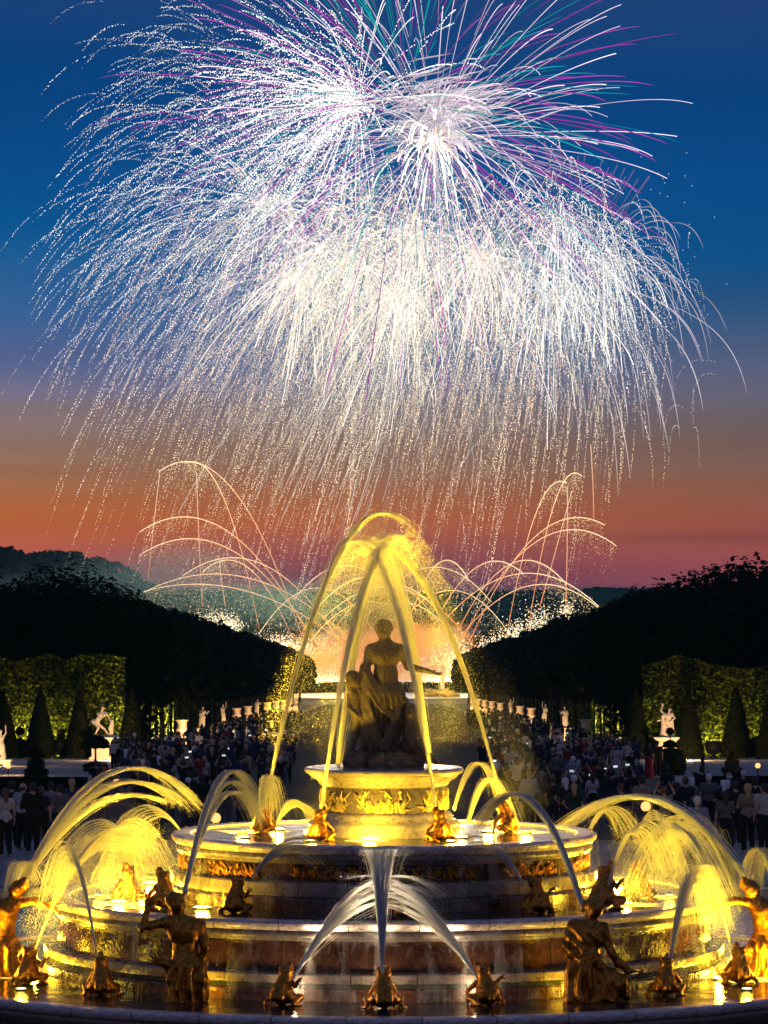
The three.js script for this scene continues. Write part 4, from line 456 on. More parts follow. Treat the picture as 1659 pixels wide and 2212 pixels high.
// ---------- the goddess and her two children ----------
{
  const g = grp('statue_group', 0, 3.71, CZ), fold = (x, y, z, d) => { if (y < 1.22 && y > 0.2 && x > -0.36 && x < 0.42) { const a = Math.atan2(x - 0.02, z + 0.02), w = 1 - smooth(y, 1.0, 1.22); d += w * (0.034 * Math.sin(19 * a + 5.5 * y + 1.8 * Math.sin(5 * y)) + 0.012 * Math.sin(41 * a - 7 * y)); } return d; };
  const woman = [...headPrims([-0.0, 2.2, -0.02], 1.22, -0.5, -0.1), cap([0.0, 2.255, 0.03], [-0.01, 2.2, 0.04], 0.135, 0.125, 0.03), cap([-0.05, 2.2, 0.12], [-0.02, 2.15, 0.13], 0.075, 0.06, 0.03), cap([-0.1, 2.24, 0], [0.1, 2.24, 0], 0.06, 0.06, 0.03), cap([0.01, 2.1, 0.02], [0.03, 1.97, 0.02], 0.078, 0.09, 0.06), cap([0.01, 1.98, 0.02], [-0.2, 1.9, 0.01], 0.075, 0.085, 0.07), cap([0.04, 1.98, 0.02], [0.24, 1.9, 0.0], 0.075, 0.085, 0.07),
    cap([-0.1, 1.8, 0], [0.13, 1.8, 0], 0.145, 0.145, 0.1), cap([0.02, 1.78, 0.0], [0.03, 1.5, 0], 0.175, 0.155, 0.1), cap([-0.03, 1.5, 0], [0.08, 1.5, 0], 0.13, 0.13, 0.08), cap([0.03, 1.46, 0], [0.06, 1.2, 0.02], 0.16, 0.2, 0.1), cap([-0.03, 1.16, 0.02], [0.15, 1.16, 0.02], 0.19, 0.19, 0.1), { ...cap([0.025, 1.95, 0.19], [0.035, 1.35, 0.18], 0.012, 0.016), cut: true },
    cap([0.27, 1.89, -0.02], [0.39, 1.62, -0.06], 0.085, 0.062, 0.05), cap([0.39, 1.62, -0.06], [0.75, 1.53, -0.14], 0.066, 0.04, 0.03), ...handPrims([0.75, 1.53, -0.14], [0.95, -0.3, -0.15], [0.1, 0.3, -1], 1.25, 0.3, 0.35), cap([-0.23, 1.88, 0.0], [-0.29, 1.58, 0.04], 0.085, 0.066, 0.05), cap([-0.29, 1.58, 0.04], [-0.36, 1.3, -0.12], 0.066, 0.046, 0.03), ...handPrims([-0.36, 1.3, -0.12], [-0.3, -0.8, -0.3], [0, 0, 1], 1.2, 0.2, 0.4),
    cap([0.04, 1.12, 0.03], [-0.04, 0.62, 0.02], 0.2, 0.17, 0.1), cap([0.14, 1.1, 0.0], [0.17, 0.7, -0.1], 0.17, 0.12, 0.1), cap([-0.04, 0.7, 0.02], [-0.08, 0.28, 0.0], 0.17, 0.19, 0.1), cap([0.17, 0.7, -0.1], [0.14, 0.28, 0.02], 0.1, 0.06, 0.06), cap([-0.17, 1.05, 0.08], [-0.24, 0.5, 0.08], 0.08, 0.08, 0.06)];
  mesh('goddess', sdfGeo(woman, 0.0135, fold), M.mistLitMarble, g);
  // cloak: cloth gathered at the left arm, its folds fanning across the hips and down to the rock
  const sw = [], curve = (a, m, b, r0, r1, k = 0.022) => { const q = (t) => [0, 1, 2].map((c) => a[c] * (1 - t) * (1 - t) + 2 * m[c] * t * (1 - t) + b[c] * t * t); for (let n = 0; n < 7; n++) sw.push(cap(q(n / 7), q((n + 1) / 7), lerp(r0, r1, n / 7), lerp(r0, r1, (n + 1) / 7), k)); };
  for (let n = 0; n < 6; n++) { const f = n / 5; curve([-0.29 - 0.02 * f, 1.66 - 0.14 * f, 0.07 + 0.03 * f], [-0.12 - 0.08 * f, 1.16 - 0.2 * f, 0.26 + 0.03 * f], [0.3 - 0.13 * f, 1.13 - 0.36 * f, 0.12 + 0.08 * f], 0.026, 0.022 + 0.006 * (n % 2)); }
  for (let n = 0; n < 7; n++) { const f = n / 6; curve([-0.3 - 0.05 * f, 1.55 - 0.04 * n % 2, 0.1 - 0.04 * f], [-0.27 - 0.07 * f, 1.0, 0.22 - 0.09 * f], [0.0 - 0.34 * f, 0.3 + 0.05 * (n % 2), 0.24 - 0.14 * f], 0.024, 0.03); }
  for (let n = 0; n < 4; n++) { const f = n / 3; curve([0.3 - 0.04 * f, 1.1 - 0.04 * f, 0.08 + 0.06 * f], [0.2 - 0.1 * f, 0.75, 0.24], [0.06 - 0.1 * f, 0.3, 0.22 + 0.03 * f], 0.024, 0.03); }
  curve([0.31, 1.12, 0.06], [0.4, 1.1, 0.08], [0.37, 0.9, 0.08], 0.035, 0.025); curve([-0.33, 1.64, 0.04], [-0.42, 1.4, 0.08], [-0.39, 1.05, 0.08], 0.045, 0.04);
  sw.push(cap([-0.27, 1.5, 0.06], [-0.05, 1.12, 0.1], 0.06, 0.11, 0.06), cap([-0.05, 1.12, 0.1], [0.16, 1.08, 0.06], 0.11, 0.12, 0.06), cap([-0.28, 1.4, 0.06], [-0.26, 0.5, 0.08], 0.06, 0.1, 0.06));
  mesh('cloak', sdfGeo(sw, 0.0125, (x, y, z, d) => d + 0.004 * Math.sin(50 * x + 30 * y)), M.mistLitMarble, g);
  const boy = [...headPrims([-0.5, 1.4, 0.0], 1.02, -2.2, 0.3), cap([-0.51, 1.44, 0.02], [-0.47, 1.38, 0.05], 0.12, 0.11, 0.03), cap([-0.54, 1.34, 0.06], [-0.53, 1.24, 0.07], 0.07, 0.05, 0.04), cap([-0.48, 1.28, 0], [-0.45, 1.2, 0], 0.055, 0.06, 0.04), cap([-0.45, 1.14, 0], [-0.42, 0.86, 0.02], 0.125, 0.12, 0.08), cap([-0.55, 1.15, 0], [-0.56, 0.95, 0.08], 0.05, 0.04, 0.03), cap([-0.56, 0.95, 0.08], [-0.44, 0.84, 0.14], 0.042, 0.03, 0.02), ...handPrims([-0.44, 0.84, 0.14], [0.8, -0.3, 0], [0, 1, 0], 0.85, 0.2, 0.5), cap([-0.36, 1.18, 0], [-0.3, 1.36, -0.06], 0.05, 0.035, 0.03), cap([-0.42, 0.84, 0.02], [-0.46, 0.55, 0.02], 0.095, 0.062, 0.05), cap([-0.46, 0.55, 0.02], [-0.52, 0.28, 0.06], 0.062, 0.042, 0.03), cap([-0.38, 0.84, 0], [-0.34, 0.54, -0.06], 0.095, 0.062, 0.05), cap([-0.34, 0.54, -0.06], [-0.33, 0.28, -0.02], 0.06, 0.042, 0.03), cap([-0.52, 0.27, 0.06], [-0.58, 0.25, 0.0], 0.04, 0.03, 0.02), cap([-0.33, 0.27, -0.02], [-0.34, 0.25, -0.14], 0.04, 0.03, 0.02)];
  mesh('boy', sdfGeo(boy, 0.013), M.mistLitMarble, g).userData.label = 'child standing at the left of the goddess';
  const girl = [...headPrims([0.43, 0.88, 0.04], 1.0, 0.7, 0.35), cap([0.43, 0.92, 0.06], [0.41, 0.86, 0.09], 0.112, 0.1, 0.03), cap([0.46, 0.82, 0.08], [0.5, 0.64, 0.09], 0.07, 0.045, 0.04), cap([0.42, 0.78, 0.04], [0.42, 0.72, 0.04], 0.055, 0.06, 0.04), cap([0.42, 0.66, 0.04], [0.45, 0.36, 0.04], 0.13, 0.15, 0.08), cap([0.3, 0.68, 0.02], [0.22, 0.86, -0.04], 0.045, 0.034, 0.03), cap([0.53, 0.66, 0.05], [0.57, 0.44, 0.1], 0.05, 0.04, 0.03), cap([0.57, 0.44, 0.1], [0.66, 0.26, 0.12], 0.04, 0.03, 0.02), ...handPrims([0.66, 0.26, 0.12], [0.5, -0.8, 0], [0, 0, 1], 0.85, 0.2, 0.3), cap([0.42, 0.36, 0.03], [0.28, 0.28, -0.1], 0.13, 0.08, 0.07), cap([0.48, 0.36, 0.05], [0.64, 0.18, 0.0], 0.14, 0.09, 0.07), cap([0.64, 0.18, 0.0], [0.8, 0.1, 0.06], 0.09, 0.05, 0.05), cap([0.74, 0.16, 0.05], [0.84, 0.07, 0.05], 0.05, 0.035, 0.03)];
  mesh('girl', sdfGeo(girl, 0.013, (x, y, z, d) => d + (y < 0.5 ? 0.009 * Math.sin(48 * x + 26 * y) : 0)), M.mistLitMarble, g).userData.label = 'child crouching at the right of the goddess';
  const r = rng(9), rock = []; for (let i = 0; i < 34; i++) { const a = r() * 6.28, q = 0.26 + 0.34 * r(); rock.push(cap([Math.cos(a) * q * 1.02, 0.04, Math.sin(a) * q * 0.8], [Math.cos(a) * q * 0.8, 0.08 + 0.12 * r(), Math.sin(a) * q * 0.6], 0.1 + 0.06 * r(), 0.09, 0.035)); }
  rock.push(cap([-0.5, 0.1, 0], [0.5, 0.1, 0], 0.17, 0.17, 0.05)); mesh('rock', sdfGeo(rock, 0.017, (x, y, z, d) => d + 0.014 * Math.sin(26 * x + 5 * Math.sin(11 * y)) * Math.sin(24 * z + 17 * y)), M.mistLitMarble, g);
  tag(g, 'marble goddess seen from behind with a cloak and two children on a rock', 'statue');
}
// ---------- gilded figures and frogs ----------
const foldGold = (c) => (x, y, z, d) => (y < c && y > 0.02 ? d + (1 - smooth(y, c - 0.12, c)) * (0.028 * Math.sin(11 * Math.atan2(x, z) + 4.5 * y + 1.3 * Math.sin(7 * y)) + 0.006 * Math.sin(30 * x - 16 * y)) : d + 0.003 * Math.sin(38 * x) * Math.sin(30 * y));
const muzzle = (h, d) => [cap(h, [h[0] + d[0] * 0.13, h[1] + d[1] * 0.13, h[2] + d[2] * 0.13], 0.085, 0.05, 0.05)];
const manUp = () => sdfGeo([...headPrims([-0.15, 1.37, -0.03], 1.12, 0.5, -0.7), cap([-0.16, 1.41, 0.02], [-0.12, 1.36, 0.05], 0.13, 0.12, 0.03), cap([-0.24, 1.44, 0.02], [-0.2, 1.5, 0.03], 0.03, 0.015), cap([-0.06, 1.46, -0.05], [-0.02, 1.52, -0.06], 0.03, 0.015), ...muzzle([-0.15, 1.38, -0.05], [-0.2, 0.6, -0.7]), cap([-0.13, 1.27, 0.02], [-0.08, 1.16, 0.03], 0.075, 0.085, 0.05), cap([-0.22, 1.1, 0.02], [0.14, 1.08, 0.02], 0.09, 0.09, 0.07), cap([-0.1, 0.98, 0], [0.06, 0.98, 0], 0.16, 0.16, 0.1), cap([-0.02, 0.98, 0], [0, 0.7, 0], 0.18, 0.15, 0.1), cap([-0.03, 0.7, 0], [0.02, 0.46, 0], 0.16, 0.2, 0.08),
  cap([-0.26, 1.12, 0.02], [-0.6, 1.03, 0.02], 0.08, 0.06, 0.05), cap([-0.6, 1.03, 0.02], [-0.54, 1.32, -0.04], 0.062, 0.042, 0.03), ...handPrims([-0.54, 1.32, -0.04], [0.3, 0.95, 0], [1, -0.2, 0.1], 1.45, 1.0, 0.2), cap([0.19, 1.08, 0.02], [0.27, 0.78, 0.06], 0.08, 0.062, 0.05), cap([0.27, 0.78, 0.06], [0.22, 0.5, -0.06], 0.062, 0.044, 0.03), ...handPrims([0.22, 0.5, -0.06], [-0.2, -0.9, -0.3], [0, 0, -1], 1.25, 0.4, 0.3), cap([-0.2, 0.5, 0.02], [-0.32, 0.56, 0.04], 0.08, 0.05, 0.04), ...handPrims([-0.32, 0.56, 0.04], [-0.9, 0.3, 0.1], [0, 1, 0.2], 1.4, 0.8, 0.2),
  cap([0.02, 0.48, 0.02], [0.02, 0.22, 0.02], 0.24, 0.27, 0.08), cap([-0.14, 0.42, 0.1], [0.2, 0.5, 0.12], 0.09, 0.1, 0.04), cap([-0.18, 0.33, 0.12], [0.2, 0.34, 0.16], 0.08, 0.1, 0.04), cap([0.0, 0.2, 0.02], [0.0, 0.02, 0.02], 0.2, 0.26, 0.06), cap([0.18, 0.25, 0.05], [0.26, 0.03, 0.1], 0.1, 0.06, 0.05), cap([-0.12, 0.2, 0.1], [-0.1, 0.0, 0.16], 0.1, 0.08, 0.05)], 0.0115, foldGold(0.55));
const manSeat = () => sdfGeo([...headPrims([0.13, 1.3, -0.02], 1.12, -0.9, -0.3), cap([0.12, 1.34, 0.02], [0.14, 1.3, 0.05], 0.13, 0.12, 0.03), cap([0.02, 1.34, 0.04], [-0.02, 1.42, 0.04], 0.04, 0.02), cap([0.2, 1.38, 0.02], [0.24, 1.42, 0.0], 0.04, 0.02), ...muzzle([0.13, 1.3, -0.04], [0.45, 0.45, -0.6]), cap([0.1, 1.2, 0.02], [0.06, 1.1, 0.02], 0.078, 0.09, 0.05), cap([-0.13, 1.06, 0.02], [0.24, 1.02, 0.0], 0.09, 0.09, 0.07), cap([-0.03, 0.92, 0], [0.12, 0.9, 0], 0.165, 0.165, 0.1), cap([0.03, 0.92, 0], [0.02, 0.66, 0], 0.18, 0.16, 0.1), cap([0.02, 0.66, 0], [0.02, 0.44, 0], 0.16, 0.22, 0.08),
  cap([0.26, 1.02, 0], [0.37, 0.68, 0.05], 0.082, 0.062, 0.05), cap([0.37, 0.68, 0.05], [0.6, 0.44, 0.02], 0.062, 0.042, 0.03), ...handPrims([0.6, 0.44, 0.02], [0.95, 0.05, -0.2], [0, 0.4, -1], 1.3, 0.5, 0.25), cap([-0.16, 1.07, 0.02], [-0.26, 0.8, 0.06], 0.082, 0.062, 0.05), cap([-0.26, 0.8, 0.06], [-0.2, 0.56, -0.06], 0.062, 0.044, 0.03), ...handPrims([-0.2, 0.56, -0.06], [0.4, -0.8, -0.3], [0, 0, -1], 1.25, 0.4, 0.3),
  cap([0.02, 0.44, 0.0], [0.44, 0.26, 0.05], 0.2, 0.13, 0.08), cap([0.44, 0.26, 0.05], [0.36, 0.02, 0.12], 0.12, 0.07, 0.05), cap([0.44, 0.24, 0.04], [0.56, 0.1, 0.02], 0.08, 0.05, 0.04), cap([-0.04, 0.42, 0.02], [-0.1, 0.08, 0.1], 0.2, 0.19, 0.08), cap([-0.16, 0.42, 0.1], [0.02, 0.0, 0.2], 0.1, 0.09, 0.04), cap([0.02, 0.4, 0.14], [0.2, 0.06, 0.2], 0.1, 0.08, 0.04), cap([0.2, 0.34, 0.14], [0.38, 0.06, 0.16], 0.09, 0.06, 0.04), cap([-0.22, 0.9, 0.08], [0.16, 0.62, 0.16], 0.05, 0.07, 0.04), cap([-0.2, 0.72, 0.1], [0.2, 0.52, 0.17], 0.06, 0.06, 0.04)], 0.0115, (x, y, z, d) => { d = foldGold(0.62)(x, y, z, d); return y > 0.62 && y < 1.05 ? d + 0.008 * Math.sin(34 * (x + y)) : d; });
const manReach = () => sdfGeo([...headPrims([0.22, 1.4, 0.0], 1.12, -1.4, 1.1), cap([0.2, 1.4, 0.02], [0.16, 1.36, 0.02], 0.12, 0.12, 0.03), ...muzzle([0.24, 1.42, 0], [0.4, 0.8, 0]), cap([0.18, 1.3, 0], [0.08, 1.18, 0], 0.075, 0.09, 0.05), cap([-0.1, 1.1, 0.02], [0.14, 1.14, 0], 0.1, 0.095, 0.07), cap([0, 1.02, 0], [-0.04, 0.66, 0], 0.185, 0.16, 0.1), cap([-0.04, 0.66, 0], [-0.02, 0.44, 0], 0.16, 0.22, 0.08), cap([0.14, 1.15, 0], [0.44, 1.2, 0.02], 0.078, 0.06, 0.05), cap([0.44, 1.2, 0.02], [0.64, 1.13, 0.04], 0.06, 0.042, 0.03), ...handPrims([0.64, 1.13, 0.04], [0.95, -0.1, 0.1], [0.2, 0.9, 0.3], 1.6, 1.1, 0.15), cap([-0.16, 1.1, 0.02], [-0.32, 0.82, 0.06], 0.08, 0.062, 0.05), cap([-0.32, 0.82, 0.06], [-0.3, 0.54, -0.02], 0.062, 0.042, 0.03), ...handPrims([-0.3, 0.54, -0.02], [0, -1, 0], [0, 0, -1], 1.25, 0.4, 0.3), cap([0, 0.44, 0], [0, 0.04, 0], 0.25, 0.28, 0.08), cap([-0.2, 0.4, 0.1], [0.2, 0.46, 0.12], 0.1, 0.1, 0.04), cap([0.1, 0.3, 0.1], [0.34, 0.06, 0.14], 0.12, 0.07, 0.05)], 0.0125, foldGold(0.55));
const frogGeo = (pose) => sdfGeo([ell([0, 0.16, 0.02], [0.17, 0.15, 0.17], 0.06), cap([0, 0.2, 0.02], [0, 0.43, -0.06], 0.155, 0.1, 0.06), ell([0, 0.5, -0.1], [0.105, 0.085, 0.13], 0.05), cap([0, 0.53, -0.16], [0, 0.6, -0.2], 0.07, 0.045, 0.03), ...both([ell([0.065, 0.555, -0.04], [0.032, 0.032, 0.034], 0.015), cap([0.12, 0.13, 0.03], [0.23, 0.12, -0.12], 0.085, 0.055, 0.03), cap([0.23, 0.12, -0.12], [0.24, 0.045, 0.1], 0.052, 0.034, 0.02), cap([0.24, 0.03, 0.1], [0.31, 0.02, -0.02], 0.03, 0.016, 0.015), cap([0.24, 0.03, 0.1], [0.26, 0.02, -0.04], 0.028, 0.016, 0.015), cap([0.24, 0.03, 0.1], [0.2, 0.02, 0.18], 0.028, 0.018, 0.015), cap([0.06, 0.3, 0.12], [0.07, 0.12, 0.18], 0.03, 0.045, 0.03)]),
  ...(pose === 1 ? [cap([0.09, 0.36, -0.08], [0.2, 0.3, -0.02], 0.045, 0.035, 0.02), cap([0.2, 0.3, -0.02], [0.3, 0.4, 0.02], 0.034, 0.024, 0.015), cap([0.3, 0.4, 0.02], [0.36, 0.43, 0.04], 0.022, 0.012, 0.01), cap([0.3, 0.4, 0.02], [0.35, 0.37, 0.06], 0.02, 0.012, 0.01), ...mirrorX([cap([0.1, 0.34, -0.1], [0.17, 0.2, -0.22], 0.042, 0.032, 0.02), cap([0.17, 0.2, -0.22], [0.15, 0.03, -0.24], 0.032, 0.022, 0.015)])] : both([cap([0.1, 0.34, -0.1], [0.17, 0.2, -0.22], 0.042, 0.032, 0.02), cap([0.17, 0.2, -0.22], [0.15, 0.03, -0.24], 0.032, 0.022, 0.015), cap([0.15, 0.025, -0.24], [0.2, 0.015, -0.3], 0.02, 0.012, 0.01), cap([0.15, 0.025, -0.24], [0.12, 0.015, -0.31], 0.02, 0.012, 0.01)]))], 0.0145, (x, y, z, d) => d + 0.004 * Math.sin(60 * x + 20 * Math.sin(17 * y)) * Math.sin(55 * y) - 0.012 * Math.exp(-((x * 30) ** 2)) * smooth(z, 0, 0.12));
{
  const figure = (geo, a, r, y, turn, s, label) => { const g = grp('gilded_figure', 0, 0, 0, turn); g.position.copy(RING(a * DEG, r, y)); g.scale.set(s, Math.abs(s), Math.abs(s)); const [base, ...rest] = [lathe([[0.4, -0.25], [0.38, -0.05], [0.3, 0.03], [0, 0.05]], 20)]; mesh('body', geo, M.gold, g); mesh('rock_base', base, M.gold, g); tag(g, label, 'gilded figure', 'gilded figures on the lowest tier'); };
  const up = manUp(), seat = manSeat(), reach = manReach(), y4 = 0.5;
  figure(up, 28.5, 6.1, y4, 0.0, 1.06, 'gilded figure throwing up one hand with spread fingers, left of centre');
  figure(seat, -29, 6.1, y4, 0.0, 1.06, 'gilded figure in rumpled drapery pointing down to its side, right of centre');
  figure(reach, 73, 6.2, y4, 0.0, 1.0, 'gilded figure stretching an arm with webbed fingers at the left edge');
  figure(reach, -73.5, 6.2, y4, 0.0, -1.0, 'gilded figure leaning back with outstretched arm at the right edge');
  const f0 = frogGeo(0), f1 = frogGeo(1); let protos = [];
  const frog = (k, a, r, y, turn, s, label) => { let g; if (!protos[k]) { g = grp('gilded_frog'); mesh('body', k ? f1 : f0, M.gold, g); protos[k] = g; } else g = protos[k].clone(); g.name = 'gilded_frog'; g.position.copy(RING(a * DEG, r, y - 0.01)); g.rotation.y = turn; g.scale.setScalar(s); tag(g, label, 'gilded frog', 'gilded frogs on the fountain'); };
  const q = -1; // frogs face the middle of the fountain, spouting inwards
  frog(0, 0, 6.25, 0.52, 0.05, 1.04, 'gilded frog seen from behind at the very front of the lowest tier');
  frog(1, 14.2, 6.0, 0.52, -0.55, 0.98, 'gilded frog with a raised arm between the front frog and the left figure');
  frog(1, -14.4, 6.0, 0.52, 0.75, 0.98, 'gilded frog turned sideways between the front frog and the right figure');
  frog(0, 43.2, 6.17, 0.52, 0.15, 1.0, 'gilded frog just left of the figure with a raised hand');
  frog(0, -43, 6.17, 0.52, -0.3, 0.98, 'gilded frog just right of the figure in rumpled drapery');
  frog(1, 61.8, 6.2, 0.52, -0.3, 0.98, 'gilded frog with one arm out, second from the left edge of the lowest tier');
  frog(0, -62, 6.2, 0.52, 0.2, 0.98, 'greyish gilded frog in the mist near the right edge of the lowest tier');
  frog(0, 80, 6.1, 0.52, 0.4, 0.9, 'gilded frog cut off by the left edge of the view');
  frog(0, -81, 6.3, 0.52, -0.4, 0.9, 'gilded frog cut off by the right edge of the view');
  frog(1, 33.5, 4.12, 1.65, -0.5, 0.9, 'dark gilded frog on the middle tier left of the front jets');
  frog(1, -35, 4.12, 1.65, 0.7, 0.9, 'dark gilded frog on the middle tier right of the front jets');
  frog(0, 71, 4.25, 1.65, 2.9, 1.0, 'gilded frog facing outwards in the bright spray of the left middle tier');
  frog(0, -75, 4.15, 1.65, 3.3, 1.05, 'bright gilded frog facing outwards on the right of the middle tier');
  frog(1, -52, 4.3, 1.65, -0.6, 1.15, 'tall gilded frog spouting behind the head of the right figure');
  frog(0, 52, 4.3, 1.65, 0.5, 1.0, 'gilded frog behind the head of the left figure');
  frog(0, -4, 3.9, 1.65, 0, 0.42, 'tiny gilded frog half hidden by the crossing front jets');
  frog(0, 31, 2.0, 2.63, -0.5, 0.85, 'gilded frog in front of the drum on its left');
  frog(0, -27, 2.0, 2.63, 0.6, 0.85, 'gilded frog in front of the drum on its right');
  frog(1, 90, 1.95, 2.63, -1.4, 0.9, 'gilded frog left of the drum under the tall left jet');
  frog(1, -94, 2.0, 2.63, 1.5, 0.9, 'gilded frog right of the drum under the tall right jet');
}
// ---------- lamps sunk in the basins ----------
function poolLamp(a, r, y, I, label) { const p = RING(a * DEG, r, y), g = grp('pool_lamp', p.x, y, p.z); mesh('housing', lathe([[0, -0.03], [0.13, -0.12], [0.16, -0.02], [0.16, 0.012], [0.15, 0.014], [0.15, 0.0]], 20), M.iron, g); mesh('lamp_lens', lathe([[0.15, 0.006], [0.1, 0.03], [0, 0.04]], 20), glow(rgb(1, 0.72, 0.22), 9), g); g.add(pointLight(LAMP, I, 0, 0.14, 0, 5)); tag(g, label, 'pool lamp', 'yellow lamps sunk in the fountain basins'); }
[[8, 1.62, 2.64, 11, 'bright lamp in the water at the front foot of the drum'], [-100, 1.75, 2.64, 16, 'lamp in the water at the right foot of the drum'], [112, 1.9, 2.64, 16, 'lamp in the water at the left foot of the drum'], [175, 1.9, 2.64, 18, 'lamp in the water hidden behind the drum'], [-45, 1.7, 2.64, 5, 'lamp in the water before the right frog of the drum'],
 [84, 3.85, 1.66, 18, 'bright lamp beside the left end of the upper tier'], [68, 4.5, 1.66, 12, 'lamp by the outward facing frog in the left spray'], [57, 4.4, 1.66, 10, 'lamp behind the raised hand of the left figure'], [-82, 3.85, 1.66, 15, 'bright lamp beside the right end of the upper tier'], [-62, 4.25, 1.66, 10, 'lamp at the foot of the bright right frog'], [118, 4.4, 1.66, 18, 'lamp hidden behind the left of the upper tier'], [-118, 4.4, 1.66, 18, 'lamp hidden behind the right of the upper tier'], [46, 3.9, 1.66, 7, 'small lamp lighting the gilded reeds on the left'],
 [72, 5.75, 0.53, 16, 'lamp in the lowest tier behind the left spray'], [82, 6.5, 0.53, 12, 'lamp in the lowest tier at the left edge'], [-66, 5.75, 0.53, 18, 'lamp in the lowest tier behind the right spray'], [-80, 6.4, 0.53, 15, 'lamp in the lowest tier at the right edge'], [108, 6.4, 0.53, 20, 'lamp in the lowest tier hidden at back left'], [-106, 6.4, 0.53, 20, 'lamp in the lowest tier hidden at back right'], [29.5, 5.7, 0.53, 1.6, 'dim lamp hidden behind the left figure'], [-30, 5.7, 0.53, 1.6, 'dim lamp hidden behind the right figure']].forEach((l) => poolLamp(...l));  // dim lamps behind the two figures are added to brighten the gilding

// lamps that point up along the jets: angle, radius, height, point aimed at, strength, where
function jetLamp(a, r, y, aim, I, where, cone = 0.34, c = LAMP) { const p = RING(a * DEG, r, y), g = grp('jet_lamp', p.x, p.y, p.z); mesh('housing', lathe([[0, -0.1], [0.07, -0.1], [0.09, 0.0], [0.09, 0.012], [0.08, 0.012]], 16), M.iron, g); mesh('lamp_lens', lathe([[0.08, 0.008], [0.05, 0.022], [0, 0.026]], 16), glow(rgb(1, 0.72, 0.22), 6), g); const l = new THREE.SpotLight(c, I, 0, cone, 0.7); l.name = 'jet_glow'; l.position.set(0, 0.09, 0); l.target.position.set(aim[0] - p.x, aim[1] - p.y, aim[2] - p.z); l.castShadow = true; l.shadow.radius = 3; g.add(l, l.target, pointLight(c, I * 0.02, 0, 0.2, 0, 4)); tag(g, 'narrow lamp in the water ' + where, 'jet lamp', 'upward lamps under the jets'); }
[[92, 'under the tall jet left of the drum', 480], [30, 'under the tall jet at the front left of the drum', 420], [-27, 'under the tall jet at the front right of the drum', 360], [-92, 'under the tall jet right of the drum', 480], [150, 'under the tall jet at the back left of the drum', 700], [-150, 'under the tall jet at the back right of the drum', 700]].forEach(([a, where, I]) => { const p = RING(a * DEG, 2.3, 2.64); jetLamp(a, 2.3, 2.64, [p.x * 0.5, 6.0, CZ + (p.z - CZ) * 0.5], I, where, 0.22); });
jetLamp(71, 6.6, 0.53, [-4.4, 3.9, CZ + 1], 170, 'under the triple arch at the left edge', 0.55);
jetLamp(-71, 6.6, 0.53, [4.4, 3.7, CZ + 1], 170, 'under the broad arch at the right edge', 0.55);
jetLamp(84, 4.6, 1.66, [-3.6, 4.6, CZ + 0.5], 110, 'under the veils at the left of the upper tier', 0.7);
jetLamp(-84, 4.6, 1.66, [3.6, 4.6, CZ + 0.5], 110, 'under the veils at the right of the upper tier', 0.7);
jetLamp(55, 6.7, 0.53, [-4.6, 3.2, CZ + 2.6], 120, 'before the left spray of the lowest tier', 0.6);
jetLamp(-55, 6.7, 0.53, [4.6, 3.2, CZ + 2.6], 120, 'before the right spray of the lowest tier', 0.6);
jetLamp(28, 5.78, 0.53, [-2.5, 3.2, CZ + 5.0], 90, 'added behind the left figure', 0.22);  // lamps behind both figures are added, unseen, to brighten their arcs
jetLamp(-28.5, 5.78, 0.53, [2.5, 3.0, CZ + 5.0], 90, 'added behind the right figure', 0.22);
jetLamp(0.3, 5.92, 0.53, [0, 2.4, CZ + 5.75], 105, 'added behind the front frog', 0.5, rgb(1, 0.75, 0.45));  // lamps behind the three front frogs are added to warm the front jets
jetLamp(13.8, 5.74, 0.53, [-0.6, 2.4, CZ + 5.75], 95, 'added behind the frog left of the front frog', 0.5, rgb(1, 0.75, 0.45));
jetLamp(-14.2, 5.74, 0.53, [0.6, 2.4, CZ + 5.75], 95, 'added behind the frog right of the front frog', 0.5, rgb(1, 0.75, 0.45));
jetLamp(62, 2.5, 2.64, [-0.3, 4.5, CZ + 0.1], 46, 'lighting the cloak of the goddess', 0.32);
// churned foam over the lamps, added as pale patches to show their glow
{
  const foamA = tex(256, (u, v) => { const d = Math.hypot(u - 0.5, v - 0.5) * 2, n = fbm(u, v, 8, 5, 151); return smooth(n + 0.75 * (1 - d) - 0.25, 0.42, 0.85) * smooth(1 - d, 0, 0.2); }, false, 1), foamM = std({ color: rgb(0.8, 0.8, 0.8), roughness: 0.8, transparent: true, alphaMap: foamA });
  foamA.wrapS = foamA.wrapT = THREE.ClampToEdgeWrapping;
  [[84, 4.25, 1.65, 0.85, 'beside the left end of the upper tier'], [66, 4.55, 1.65, 0.6, 'round the outward facing left frog'], [56, 4.45, 1.65, 0.62, 'behind the raised hand of the left figure'], [-82, 4.25, 1.65, 0.85, 'beside the right end of the upper tier'], [-62, 4.5, 1.65, 0.62, 'round the bright right frog'], [74, 6.4, 0.52, 1.0, 'in the lowest tier at the left'], [-70, 6.4, 0.52, 1.05, 'in the lowest tier at the right'], [9, 1.85, 2.63, 0.5, 'at the front foot of the drum'], [-98, 2.2, 2.63, 0.7, 'at the right foot of the drum'], [100, 2.2, 2.63, 0.7, 'at the left foot of the drum'], [88, 6.9, 0.52, 0.6, 'at the left edge of the view'], [-86, 6.8, 0.52, 0.65, 'at the right edge of the view']].forEach(([a, r, y, R, where], i) => { const f = mesh('foam', new THREE.CircleGeometry(R, 32).rotateX(-Math.PI / 2), foamM); f.position.copy(RING(a * DEG, r, y + 0.003 + 0.0012 * (i % 3))); f.rotation.y = i * 1.7; tag(f, 'churning pale foam added to catch lamp glow ' + where, 'foam', null, 'stuff'); });
}

